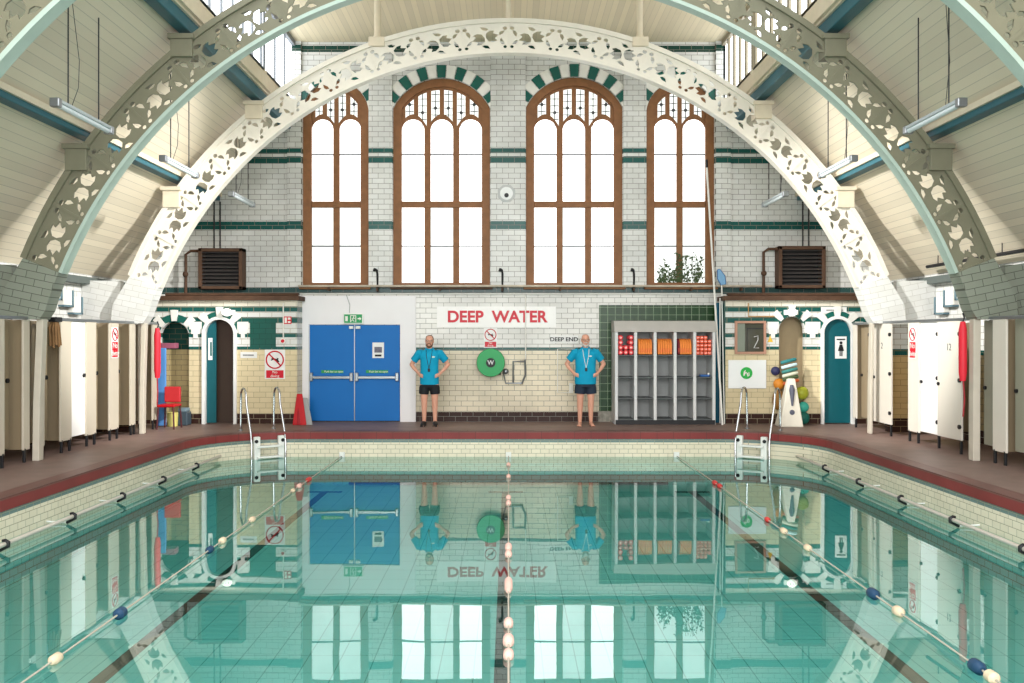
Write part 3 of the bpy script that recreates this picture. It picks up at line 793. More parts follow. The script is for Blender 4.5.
MB().tube([(XP(283.5), YP-.015, ZP(338)), (XP(283.5), YP-.015, ZP(303))], .012, 6).build('conduit', M_whiteg, o)
o, *_ = notice('white_plate', 'narrow white plate with grey lettering on tiles beside the open arched doorway', 240.5, 352, 257, 358, YP, 'sign')
MB().box((XP(243), YP-.011, ZP(356)), (XP(254), YP-.008, ZP(354.4))).build('lettering', mat('print_pale', (150, 150, 146), .6, var=.4, scale=60), o)
o, *_ = notice('door_sign', 'tall narrow white sign on the teal leaf of the open doorway', 208.3, 338, 212.5, 360, YP+.048, 'sign')
MB().box((XP(209.5), YP+.034, ZP(356)), (XP(211.3), YP+.039, ZP(342))).build('lettering', mat('print_teal', (60, 110, 110), .6, var=.4, scale=40), o)
# sign plate over the teal door, lady sign on the door
o, *_ = notice('name_plate', 'white plate with faint lettering above the teal arched door', 821, 307, 846.5, 312.8, YP, 'sign')
MB().box((XP(826), YP-.011, ZP(311)), (XP(843), YP-.008, ZP(309.5))).build('lettering', MATS['print_pale'], o)
o, x0, x1, z0, z1 = notice('toilet_sign', 'pale sign with black woman figure on the teal arched door', 835, 336.5, 846.5, 358.5, YP+.028, 'sign')
xm = (x0+x1)/2; y = YP+.016
w = MB().disc((xm, y, z0+.31), .03, .006, n=12).prism([(xm-.025, z0+.275), (xm+.025, z0+.275), (xm+.06, z0+.15), (xm-.06, z0+.15)], y-.003, y+.003)
w.box((xm-.028, y-.003, z0+.05), (xm-.008, y+.003, z0+.15)).box((xm+.008, y-.003, z0+.05), (xm+.028, y+.003, z0+.15))
w.box((x0+.03, y-.003, z1-.07), (x1-.03, y+.003, z1-.045))
w.build('pictogram', M_black, o)

# ================================================================ HOSE REEL, PIPES, WALL FITTINGS
H = thing('hose_reel', (X(491), YW, Z(362.5)), 'round bright green hose reel with black badge mounted on the cream tiles', 'hose reel')
c = Vector((X(491), YW-.32, Z(362.3))); R = .285
prof = [(.0, R*.96), (.02, R), (.07, R), (.09, R*.96)]
MB().tube([(c.x, c.y+p, c.z) for p, r in prof], [r for p, r in prof], 36).build('drum_cover', mat('reel_green', (0, 146, 74), .35, var=.03), H, smooth='auto')
MB().tube([(c.x, c.y+.09, c.z), (c.x, c.y+.24, c.z)], R*.8, 28).build('hose_coil', M_dark, H, smooth='auto')
MB().disc((c.x, c.y-.004, c.z), .095, .012).build('badge', M_black, H, smooth='auto')
letters('badge_mark', 'W', .12, (c.x, c.y-.013, c.z), M_lgrey, H, .004, bold=.003)
a = MB().box((c.x+.05, c.y+.2, c.z-.25), (c.x+.2, YW-.002, c.z-.12)).box((c.x-.03, c.y+.2, c.z-.03), (c.x+.03, YW-.002, c.z+.03))
a.build('wall_bracket', M_dark, H, bevel=.01)
p = MB().tube([(c.x+.25, c.y+.2, c.z-.2), (c.x+.3, YW-.08, c.z-.42), (c.x+.62, YW-.06, c.z-.42)], .016, 8)
p.tube([(c.x+.45, YW-.06, c.z-.42), (c.x+.45, YW-.06, c.z+.02), (c.x+.7, YW-.06, c.z+.02)], .018, 8)
p.ball((c.x+.3, c.y+.18, c.z-.18), .06, 10, 6)
p.tube([(c.x+.69, YW-.05, c.z+.06), (c.x+.7, YW-.05, c.z-.25), (c.x+.62, YW-.06, c.z-.44)], .02, 8)
p.build('feed_pipe', M_steel, H, smooth='auto')
MB().tube([(X(525.5), YW-.04, Z(362)), (X(525.5), YW-.04, Z(296))], .012, 6).build('conduit', M_whiteg, H)

o = thing('conduit_loop', (X(566), YW, Z(393)), 'thin white conduit running in a rectangle below the DEEP END strip', 'conduit')
MB().tube([(X(575), YW-.02, Z(349)), (X(557.5), YW-.02, Z(349)), (X(557.5), YW-.02, Z(392.5)), (X(572), YW-.02, Z(392.5))], .01, 6).build('conduit', M_whiteg, o)
MB().box((X(569), YW-.05, Z(393)), (X(573), YW-.005, Z(383))).build('junction_box', M_whiteg, o, bevel=.006)

o = thing('wall_clock', (X(506.5), YW, Z(203)), 'white octagonal wall clock case between the two wide windows', 'clock')
oc = [(X(506.5)+.19*math.cos(PI/8+k*PI/4), Z(194)+.19*math.sin(PI/8+k*PI/4)) for k in range(8)]
MB().prism(oc, YW-.08, YW).build('case', mat('clock_case', (176, 178, 176), .4), o, bevel=.01)
MB().disc((X(506.5), YW-.085, Z(194)), .13, .012).build('dial', mat('dial', (226, 228, 226), .4), o)
MB().disc((X(506.5), YW-.095, Z(196)), .045, .012).build('centre', M_dark, o)
MB().tube([(X(508), YW-.02, Z(203)), (X(508), YW-.02, Z(290))], .012, 6).build('conduit', M_whiteg, o)

# pipes along the sill band
o = thing('sill_pipe', (0, YW-.14, Z(288)), 'long rusty white heating pipe running below the window sills', 'pipe')
MB().tube([(X(300), YW-.16, Z(286.5)), (X(770), YW-.16, Z(286.5))], .022, 8).build('pipe', mat('old_white_pipe', (190, 178, 160), .5, var=.3), o)
pb = MB()
for px in (330, 378, 440, 502, 560, 633, 690, 740): pb.box((X(px)-.015, YW-.17, Z(291)), (X(px)+.015, YW, Z(288)))
pb.build('pipe_clip', M_rust, o)
o = thing('cable_conduit', (0, YW-.06, Z(294)), 'thin pale conduit along the foot of the dark green band', 'conduit')
MB().tube([(X(300), YW-.05, Z(294)), (X(722), YW-.05, Z(294))], .014, 6).build('pipe', M_whiteg, o)
for px, lb in ((378, 'black bent window winder on the tiles beside the first wide window'), (502.5, 'black bent window winder between the two wide windows'), (633.5, 'black bent window winder beside the plant-filled window')):
    o = thing('window_winder', (X(px), YW, Z(292)), lb, 'bracket', 'black window winders')
    MB().tube([(X(px), YW-.05, Z(292)), (X(px), YW-.08, Z(274)), (X(px)-.01, YW-.1, Z(270.5)), (X(px-3), YW-.12, Z(270))], .022, 8).build('rod', M_dark, o, smooth='auto')
    MB().tube([(X(px-3.5), YW-.14, Z(270)), (X(px-1), YW-.14, Z(270.8))], .035, 8).build('head', M_dark, o)
    MB().tube([(X(px+1), YW-.03, Z(274)), (X(px+6), YW-.02, Z(287))], .008, 6).build('stay', M_steel, o)

# ventilation louvres
for (a, b, t, bt, lb) in ((198, 242, 248, 289, 'black slatted ventilation louvre on the ledge above the dark niche'), (779, 826, 246, 288, 'black slatted ventilation louvre on the ledge above the open archway')):
    Y = YW-.3
    x0, x1, z0, z1 = PX(a, Y), PX(b, Y), max(PZ(bt, Y), TOP+.13), PZ(t, Y)
    o = thing('ventilation_louvre', ((x0+x1)/2, Y, z0), lb, 'vent', 'ventilation louvres')
    f = MB().box((x0, Y, z0), (x0+.07, YW-.01, z1)).box((x1-.07, Y, z0), (x1, YW-.01, z1)).box((x0, Y, z1-.07), (x1, YW-.01, z1)).box((x0, Y, z0), (x1, YW-.01, z0+.06))
    f.build('housing', M_rust, o, bevel=.008)
    MB().box((x0+.05, YW-.06, z0+.02), (x1-.05, YW-.03, z1-.02)).build('back_panel', M_dark, o)
    s_ = MB(); k = 10
    for q in range(k):
        z = z0+.08+(z1-z0-.16)*q/(k-1)
        s_.add([(x0+.07, Y+.02, z-.02), (x1-.07, Y+.02, z-.02), (x1-.07, Y+.09, z+.025), (x0+.07, Y+.09, z+.025), (x0+.07, Y+.02, z-.012), (x1-.07, Y+.02, z-.012), (x1-.07, Y+.09, z+.033), (x0+.07, Y+.09, z+.033)], [(0,1,2,3),(4,7,6,5),(0,4,5,1),(1,5,6,2),(2,6,7,3),(3,7,4,0)])
    s_.build('slats', mat('louvre_slat', (62, 58, 56), .5), o)
    hx = x0+(.38 if a < 400 else .62)*(x1-x0)
    MB().tube([(hx-.06, Y+.15, z1), (hx-.06, Y+.15, 4.45)], .015, 6).tube([(hx+.06, Y+.15, z1), (hx+.06, Y+.15, 4.45)], .015, 6).build('hanger_rod', M_dark, o)
    sx = -1 if a < 400 else -1
    px = x0-.28
    MB().tube([(px, Y+.1, TOP+.12), (px, Y+.1, z1-.12), (px+.1, Y+.1, z1-.05), (x0+.02, Y+.1, z1-.05)], .03, 8).ball((px, Y+.08, z0+.3), .06, 8, 6).build('duct_pipe', M_rust, o, smooth='auto')
    MB().box((x0-.6, YW-.25, TOP+.09), (x1+.4, YW-.02, TOP+.14)).build('base_tray', M_rust, o)
# small pipes across the ledges
for (a, b, lb) in ((165, 298, 'dark rusty pipe lying along the ledge over the open doorway'), (728, 860, 'dark rusty pipe lying along the ledge over the teal door')):
    o = thing('ledge_pipe', (XP((a+b)/2), YP+.1, TOP+.09), lb, 'pipe')
    MB().tube([(XP(a), YP+.03, TOP+.12), (XP(b), YP+.03, TOP+.12)], .03, 8).build('pipe', M_rust, o)
    MB().tube([(XP(a), YP+.12, TOP+.13), (XP(b), YP+.12, TOP+.13)], .02, 8).build('pipe', M_dark, o)

# bulkhead lamps over the arches
for px, lb in ((228.5, 'small glowing caged bulkhead lamp above the open doorway'), (790.5, 'small glowing caged bulkhead lamp above the open archway')):
    o = thing('bulkhead_lamp', (XP(px), YP-.12, ZP(316)), lb, 'lamp')
    MB().ball((XP(px), YP-.1, ZP(312.5)), (.1, .07, .075), 16, 10).build('diffuser', mat('lamp_glow', (255, 252, 240), .3, emit=1.6, var=0), o, smooth=True)
    MB().box((XP(px)-.14, YP-.05, ZP(315)), (XP(px)+.14, YP, ZP(310))).build('back_plate', M_ivory, o, bevel=.01)
    g = MB()
    for q in (-1, 0, 1): g.tube([(XP(px)+q*.05, YP-.03, ZP(317)), (XP(px)+q*.055, YP-.18, ZP(312.5)), (XP(px)+q*.05, YP-.03, ZP(308.5))], .006, 6)
    g.build('cage', M_steel, o)

# hanging strip lamps
def strip_lamp(x, y, label, first=[None]):
    z = 4.28
    if first[0] is None:
        o = thing('strip_lamp', (x, y, z), label, 'lamp', 'hanging strip lamps')
        MB().box((x-.05, y-.66, z+.02), (x+.05, y+.66, z+.065)).build('housing', mat('lamp_body', (168, 176, 178), .4), o, bevel=.012)
        MB().tube([(x, y-.64, z+.01), (x, y+.64, z+.01)], .036, 12).build('diffuser', mat('lamp_tube', (214, 222, 224), .25, var=.03), o, smooth='auto')
        for e in (-1, 1):
            MB().box((x-.055, y+e*.66-.04, z-.03), (x+.055, y+e*.66+.04, z+.07)).build('end_cap', M_steel, o, bevel=.012)
            MB().tube([(x, y+e*.38, z+.06), (x, y+e*.38, slope(x)-.02)], .008, 6).build('drop_rod', M_dark, o)
        MB().tube([(x, y-.3, slope(x)-.02), (x+.07, y-.26, z+.6), (x+.05, y-.24, z+.3), (x, y-.3, z+.065)], .004, 6).build('cable', M_dark, o)
        first[0] = o
    else:
        o = dup(first[0]); o.location = (x, y, z); o['label'] = label
    return o
for s, side in ((-1, 'blue-door'), (1, 'storage-shelf')):
    for y, w in ((10.6, 'in front of the middle arch'), (13.7, 'between the middle and white arches'), (16.9, 'behind the white arch')):
        strip_lamp(s*5.0, y, 'grey strip lamp hung on two rods %s, %s side' % (w, side))

# ================================================================ STORAGE SHELF AND FLOATS
SY0, SY1 = YW-.62, YW-.02
def XSH(px): return PX(px, SY0)
def ZSH(py): return PZ(py, SY0)
U = thing('storage_shelf', (XSH(665), (SY0+SY1)/2, 0), 'tall grey pigeonhole shelf unit of five bays against the green tiles', 'shelf unit')
divs = [616.5, 635.7, 655.2, 675.2, 694.8, 714.0]
zb, zt, zc = ZSH(419), ZSH(332), ZSH(321)
for i, px in enumerate(divs):
    MB().box((XSH(px)-.03, SY0, 0), (XSH(px)+.03, SY1, zt)).build('divider', M_lgrey, U, bevel=.004)
SHZ = [ZSH(419), ZSH(398), ZSH(377), ZSH(355)]
for i in range(5):
    for z in SHZ: MB().box((XSH(divs[i])+.03, SY0+.01, z-.02), (XSH(divs[i+1])-.03, SY1, z)).build('shelf_board', M_dgrey, U)
MB().box((XSH(divs[0]), SY1-.015, .0), (XSH(divs[5]), SY1, zt)).build('back_panel', M_grey, U)
MB().prism([(SY0-.02, zt), (SY1, zt), (SY1, zc+.02), (SY0+.12, zc)], XSH(614.5), XSH(716.5), 'x').build('sloping_top', mat('grey_top', (176, 172, 166), .5), U, bevel=.006)
MB().box((XSH(615.5), SY0-.01, 0), (XSH(715), SY1, ZSH(419)-.02)).build('plinth', M_dark, U)
zf = SHZ[3]
def bay(i): return XSH(divs[i])+.035, XSH(divs[i+1])-.035
# bay 1: coral float ends piled up
x0, x1 = bay(0); w = (x1-x0)/3
first = None
names = {0: 'first', 1: 'second', 2: 'third', 3: 'fourth', 4: 'fifth'}
for c_, h in ((0, 4), (1, 3), (2, 4)):
    for r_ in range(h):
        if c_ == 1 and r_ == 2: continue
        lb = 'red foam dumbbell in the first bay, %s from bottom of the %s pile' % (names[r_], names[c_])
        loc = (x0+w*(c_+.5), SY0+.06, zf+.001+r_*.098)
        if first is None:
            o = thing('foam_dumbbell', loc, lb, 'float', 'red foam dumbbells in the first bay'); cx = loc[0]; cy = loc[1]; cz = loc[2]
            MB().tube([(cx, cy-.03, cz+.048), (cx, cy-.02, cz+.048), (cx, cy+.06, cz+.048), (cx, cy+.07, cz+.048)], [.038, .047, .047, .038], 16).build('end_disc', M_pink, o, smooth='auto')
            MB().tube([(cx, cy+.24, cz+.048), (cx, cy+.32, cz+.048)], .047, 16).build('end_disc', M_pink, o, smooth='auto')
            MB().tube([(cx, cy+.06, cz+.048), (cx, cy+.26, cz+.048)], .016, 8).build('grip', M_whiteg, o)
            MB().disc((cx, cy-.031, cz+.048), .02, .004).build('hub', mat('pale_pink', (250, 190, 180), .5), o)
            first = o
        else:
            o = dup(first); o.location = loc; o['label'] = lb
# bays 2-4: orange kickboards on edge
def kick(loc, lb, m, grp, lean=0, cache={}):
    if m.name not in cache:
        o = thing('kickboard', loc, lb, 'kickboard', grp)
        n = 10; pts = [(0, 0), (.3, 0)]+[(.3, .16)]+arc(.15, .16, .15, 0, 180, n)[1:]
        MB().prism([(loc[1]+u, loc[2]+v) for u, v in pts], loc[0]-.021, loc[0]+.021, 'x').build('board', m, o, bevel=.008)
        MB().prism([(loc[1]+.05, loc[2]+.04), (loc[1]-.003, loc[2]+.04), (loc[1]-.003, loc[2]+.12), (loc[1]+.05, loc[2]+.12)], loc[0]-.006, loc[0]+.006, 'x').build('edge_stripe', M_coral, o)
        cache[m.name] = o
    else:
        o = dup(cache[m.name]); o.location = loc; o['label'] = lb; o['group'] = grp
    o.rotation_euler = (0, lean, 0)
M_dkred = mat('dark_red_foam', (120, 30, 44), .6)
for bi, cnt in ((1, 6), (2, 6), (3, 6)):
    x0, x1 = bay(bi); w = (x1-x0-.04)/cnt
    for q in range(cnt):
        m_ = M_dkred if (bi == 3 and q == 0) else M_orange
        lb = '%s kickboard standing on edge in the %s bay, %s in line' % ('dark red' if m_ is M_dkred else 'orange', names[bi], ['first', 'second', 'third', 'fourth', 'fifth', 'sixth'][q])
        kick((x0+.025+w*(q+.5), SY0+.05, zf+.012), lb, m_, 'kickboards standing on the top shelf', 0)
# bay 5: flat coral blocks stacked
x0, x1 = bay(4); w = (x1-x0)/4
first = None
for c_ in range(4):
    for r_ in range(5 if c_ in (0, 1) else (4 if c_ == 3 else 5)):
        lb = 'coral foam block in the fifth bay, %s up in the %s stack' % (names[r_], names[c_])
        loc = (x0+w*(c_+.5), SY0+.05, zf+.001+r_*.076)
        if first is None:
            o = thing('foam_block', loc, lb, 'float', 'coral foam blocks in the fifth bay')
            MB().box((loc[0]-w*.46, loc[1], loc[2]), (loc[0]+w*.46, loc[1]+.3, loc[2]+.07)).build('foam', M_coral, o, bevel=.016)
            MB().box((loc[0]-w*.3, loc[1]-.003, loc[2]+.03), (loc[0]+w*.3, loc[1]+.003, loc[2]+.045)).build('pale_band', mat('pale_pink', (250, 190, 180)), o)
            first = o
        else:
            o = dup(first); o.location = loc; o['label'] = lb
x0, x1 = bay(4)
o = thing('blue_goggle_case', (x1-.12, SY0+.1, SHZ[2]), 'small blue case lying on the second shelf of the fifth bay', 'case')
MB().box((x1-.22, SY0+.05, SHZ[2]+.002), (x1-.03, SY0+.2, SHZ[2]+.045)).build('case', mat('mid_blue', (40, 90, 150), .4), o, bevel=.012)
MB().ball((x1-.06, SY0+.06, SHZ[2]+.06), .025, 10, 6).build('clasp', M_whiteg, o, smooth=True)

# poles beside the shelf
o = thing('rescue_pole', (X(724), YW-.3, 0), 'long white rescue pole leaning beside the plant-filled window', 'pole')
MB().tube([(PX(722.5, YW-.68), YW-.68, 0), (X(706.5), YW-.03, Z(168))], .02, 8).build('shaft', M_whiteg, o, smooth='auto')
MB().tube([(X(706.5), YW-.03, Z(168)), (X(706.2), YW-.03, Z(160))], .026, 8).build('tip', M_dark, o)
o = thing('lane_cover_roll', (X(719), YW-.16, 0), 'tall dark teal roll standing upright between shelf and tiled corner', 'roll')
MB().tube([(PX(717.6, YW-.2), YW-.2, 0), (PX(717, YW-.15), YW-.16, PZ(303, YW-.15))], .05, 14).build('roll', mat('deep_teal', (10, 88, 112), .5), o, smooth='auto')
MB().tube([(PX(720, YW-.36), YW-.36, 0), (PX(720, YW-.33), YW-.33, PZ(298, YW-.33))], .014, 8).build('white_rod', M_whiteg, o)
o = thing('skimmer_net', (X(718), YW-.2, 0), 'blue hand net on a pale pole propped above the storage shelf corner', 'net')
nl = [(X(713)+.02, Z(271)), (X(716), Z(270.5)), (X(721), Z(277)), (X(722), Z(285)), (X(717.5), Z(286)), (X(714), Z(280))]
MB().prism(nl, YW-.33, YW-.31).build('net_bag', mat('net_blue', (120, 164, 200), .7, var=.2, scale=60), o)
MB().tube([(a_, YW-.32, b_) for a_, b_ in nl+[nl[0]]], .012, 6).build('hoop', mat('mid_blue', (40, 90, 150), .4), o)
MB().tube([(X(718), YW-.32, Z(286)), (X(718.5), YW-.5, 0)], .013, 8).build('handle', M_whiteg, o)

# mirror and board on the storage-shelf side front
o = thing('framed_mirror', (XP(750), YP, ZP(354)), 'dark glass hatch in a pinkish wooden frame above the white board', 'mirror')
x0, x1, z0, z1 = XP(734.5), XP(765.5), ZP(354), ZP(321)
MB().plate([(x0, z0), (x1, z0), (x1, z1), (x0, z1)], [[(x0+.045, z0+.045), (x1-.045, z0+.045), (x1-.045, z1-.045), (x0+.045, z1-.045)]], lambda u, v, w: (u, w, v), YP-.05, YP).build('frame', mat('pink_wood', (178, 134, 112), .5), o)
MB().box((x0+.03, YP-.015, z0+.03), (x1-.03, YP-.005, z1-.03)).build('glass', mat('hatch_glass', (74, 74, 62), .08, var=.3, scale=3), o)
MB().box((x0+.05, YP-.02, z0+.05), (x0+.2, YP-.012, z1-.05)).build('glass_panel', mat('hatch_pale', (128, 136, 122), .15), o)
MB().box((x0+.24, YP-.021, z1-.16), (x1-.05, YP-.013, z1-.14)).box((x0+.24, YP-.021, z0+.05), (x0+.25, YP-.013, z1-.14)).build('inner_bar', M_dark, o)
MB().tube([(x0+.38, YP-.02, z0+.34), (x0+.46, YP-.02, z0+.36), (x0+.46, YP-.02, z0+.28), (x0+.38, YP-.02, z0+.12), (x0+.48, YP-.02, z0+.12)], .008, 6).build('white_mark', M_lgrey, o)
o = thing('white_board', (XP(746.5), YP, ZP(388)), 'white rounded board with a round green swoosh logo on cream tiles', 'board')
x0, x1, z0, z1 = XP(728), XP(766), ZP(388.5), ZP(360)
MB().box((x0, YP-.03, z0), (x1, YP-.002, z1)).build('board', mat('board_white', (232, 234, 232), .3, var=.02), o, bevel=.012)
cx, cz = XP(746), ZP(373)
MB().disc((cx, YP-.033, cz), .118, .008, n=32).build('logo_disc', mat('logo_green', (40, 170, 70), .4, var=.02), o)
w = MB().tube([(cx-.05, YP-.04, cz-.05), (cx-.045, YP-.04, cz+.02), (cx-.02, YP-.04, cz+.06)], [.016, .014, .006], 6)
w.tube([(cx-.045, YP-.04, cz-.03), (cx-.015, YP-.04, cz+.015), (cx+.015, YP-.04, cz-.01), (cx+.02, YP-.04, cz-.055)], [.01, .016, .016, .008], 6)
w.tube([(cx+.045, YP-.04, cz+.02), (cx+.05, YP-.04, cz-.04), (cx+.02, YP-.04, cz-.07)], [.006, .013, .006], 6)
w.build('logo_mark', M_whiteg, o)
o = thing('warning_sticker', (XP(770.5), YP, ZP(342)), 'small yellow warning sticker beside the hatch frame', 'sticker')
MB().prism([(XP(767.5), ZP(342)), (XP(773), ZP(342)), (XP(770.2), ZP(335.5))], YP-.006, YP).build('triangle', mat('sticker_yellow', (220, 180, 60), .5), o)
o = thing('rusty_conduit', (XP(760), YP, ZP(317)), 'short rusty conduit running across the tiles above the hatch', 'conduit')
MB().tube([(XP(748), YP-.03, ZP(303)), (XP(748), YP-.03, ZP(316.5)), (XP(774), YP-.03, ZP(316.5))], .012, 6).build('conduit', mat('orange_rust', (178, 136, 84), .6), o)

# ================================================================ CAUTION CONE AND COLOURED FLOATS
Y = 17.35
o = thing('caution_cone', (PX(789.5, Y), Y, 0), 'tall white tapered caution stand marked with a grey exclamation point', 'caution sign')
cx = PX(790, Y)
MB().add([(cx-.25, Y-.2, 0), (cx+.20, Y-.2, 0), (cx+.20, Y+.18, 0), (cx-.25, Y+.18, 0), (cx-.055, Y-.06, .92), (cx+.085, Y-.06, .92), (cx+.085, Y+.05, .92), (cx-.055, Y+.05, .92)],
         [(0,3,2,1),(4,5,6,7),(0,1,5,4),(1,2,6,5),(2,3,7,6),(3,0,4,7)]).build('stand', mat('stand_white', (222, 216, 200), .45), o, bevel=.02)
ex = MB()
fy = lambda z: Y-.2+.14*z/.92-.008
for (a, b) in (((0.0, .78), (-.008, .38)),):
    ex.tube([(cx+.005, fy(.8), .8), (cx+.005, fy(.7), .7), (cx, fy(.4), .4)], [.03, .055, .018], 10)
ex.ball((cx-.01, fy(.28), .28), (.05, .014, .05), 12, 8)
ex.build('exclamation_mark', mat('print_dgrey', (88, 90, 104), .5), o)
def lofted(name, label, cat, px, py, Y, r, m, part, squash=1, group=None):
    c = (PX(px, Y), Y, PZ(py, Y))
    o = thing(name, (c[0], c[1], c[2]-r*squash), label, cat, group)
    MB().ball(c, (r, r*.8, r*squash), 18, 12).build(part, m, o, smooth=True)
    return o, c
Yf = 17.66
def ring_float(px, py, tilt, m, lb, R=.17, r=.06):
    c = Vector((PX(px, Yf-.05), Yf-.1, PZ(py, Yf-.05)))
    o = thing('swim_noodle', c-Vector((0, 0, r)), lb, 'swim noodle', 'swim noodles on the caution cone')
    MB().tube([c+Vector((-R, .0, -R*tilt)), c+Vector((-R*.4, -.05, -R*tilt*.2)), c+Vector((R*.4, -.05, R*tilt*.6)), c+Vector((R, 0, R*tilt))], r, 12).build('foam', m, o, smooth='auto')
for (py, colr, nm) in ((361, (44, 120, 122), 'dark teal'), (366, (198, 224, 226), 'white'), (370.5, (60, 128, 122), 'green'), (374.5, (212, 214, 190), 'cream'), (378, (74, 92, 60), 'olive'), (382, (190, 90, 50), 'rust red')):
    ring_float(788.5+(py-370)*.12, py, .25, mat('noodle_'+nm.replace(' ', '_'), colr, .6), '%s foam swim noodle in the bundle on top of the caution stand' % nm, .14, .033)
lofted('ball', 'orange ball tucked behind the caution stand', 'ball', 779, 384, Yf, .11, mat('ball_orange', (204, 128, 40), .5), 'ball')
lofted('ball', 'dark brown mesh ball bag beneath the orange ball', 'ball bag', 778.5, 400, Yf, .12, mat('bag_ochre', (140, 98, 40), .7), 'bag', 1.7)
lofted('ball', 'yellow green ball beside the caution stand', 'ball', 802, 393, Yf, .13, mat('ball_lime', (166, 172, 50), .5), 'ball')
lofted('ball', 'turquoise ball resting below the yellow green ball', 'ball', 803.5, 407, Yf, .105, mat('ball_turq', (60, 170, 150), .5), 'ball')
lofted('ball', 'dark green ball on the deck in the archway', 'ball', 803, 418, Yf, .13, mat('ball_dkgreen', (26, 96, 84), .5), 'ball')
lofted('ball', 'navy blue ball behind the noodle bundle', 'ball', 775.5, 371, Yf, .09, mat('ball_navy', (48, 48, 84), .5), 'ball')

# ================================================================ DECK-SIDE ITEMS BY THE BLUE DOOR
Y = 17.62
o = thing('folding_sign', (PX(301, Y), Y, 0), 'folded red plastic floor sign leaning in the corner by the blue door', 'floor sign')
def slab(x0, x1, xt0, xt1, y0, yt, t, h, m, nm):
    MB().add([(x0, y0, 0), (x1, y0, 0), (x1, y0+t, 0), (x0, y0+t, 0), (xt0, yt, h), (xt1, yt, h), (xt1, yt+t, h), (xt0, yt+t, h)],
             [(0,3,2,1),(4,5,6,7),(0,1,5,4),(1,2,6,5),(2,3,7,6),(3,0,4,7)]).build(nm, m, o, bevel=.012)
slab(PX(293, Y), PX(307, Y), PX(295.5, Y), PX(301, Y), Y-.05, Y+.1, .03, .60, M_red, 'front_board')
slab(PX(303, Y), PX(312.5, Y), PX(298, Y), PX(306, Y), Y+.0, Y+.12, .03, .52, M_grey, 'back_board')
slab(PX(297.5, Y), PX(301, Y), PX(296.5, Y), PX(298, Y), Y-.066, Y+.084, .02, .5, mat('red_dark', (150, 16, 26), .4), 'rib')

# red chair, blue board, red shelf by the niche
Y = 16.9
o = thing('red_chair', (PX(169.5, Y), Y, 0), 'red plastic chair with dark legs standing by the dark tiled niche', 'chair')
x0, x1 = PX(160.5, Y), PX(178, Y); zs = PZ(404, Y)
MB().box((x0, Y-.2, zs-.05), (x1, Y+.2, zs)).build('seat', M_red, o, bevel=.02)
MB().box((x0+.01, Y+.15, zs+.02), (x1-.01, Y+.2, PZ(387, Y))).build('backrest', mat('red_back', (176, 40, 44), .45), o, bevel=.02)
for sx in (x0+.025, x1-.025):
    for sy in (-.17, .17): MB().tube([(sx, Y+sy, zs-.04), (sx+(.02 if sx > (x0+x1)/2 else -.02), Y+sy*1.15, 0)], .017, 8).build('leg', mat('maroon_leg', (74, 26, 30), .4), o)
o = thing('blue_board', (PX(161, 17.2), 17.25, 0), 'tall light blue foam board standing on end behind the red chair', 'board')
MB().box((PX(157, 17.2), 17.2, .02), (PX(165.5, 17.2), 17.26, PZ(348, 17.2))).build('board', mat('sky_blue', (86, 140, 200), .5), o, bevel=.015)
o = thing('pink_shelf', (PX(168, 17.6), 17.65, PZ(348, 17.6)), 'small dusky pink box fixed in front of the dark niche', 'box')
MB().box((PX(160, 17.6), 17.55, PZ(348.5, 17.6)), (PX(176, 17.6), 17.75, PZ(343, 17.6))).build('box', mat('dusky_pink', (150, 84, 104), .5), o, bevel=.01)
o = thing('yellow_bucket', (PX(171, 17.3), 17.3, 0), 'pale yellow bucket on the deck under the red chair', 'bucket')
MB().rings([(PX(172, 17.3), 17.34, 0, .09, .09), (PX(172, 17.3), 17.34, .26, .10, .10), (PX(172, 17.3), 17.34, .27, .09, .09), (PX(172, 17.3), 17.34, .05, .085, .085)], 18).build('pail', mat('pale_yellow', (200, 190, 110), .5), o, smooth='auto')
o = thing('grey_tray', (PX(180, 17.5), 17.5, 0), 'low grey blue crate on the deck in the dark niche', 'crate')
MB().box((PX(178, 17.5), 17.45, 0), (PX(188, 17.5), 17.7, .26)).build('crate', mat('slate_plastic', (60, 74, 84), .5), o, bevel=.02)
MB().box((PX(178.5, 17.5), 17.47, .26), (PX(187, 17.5), 17.68, .34)).build('lid', mat('slate_lid', (110, 130, 140), .5), o, bevel=.02)

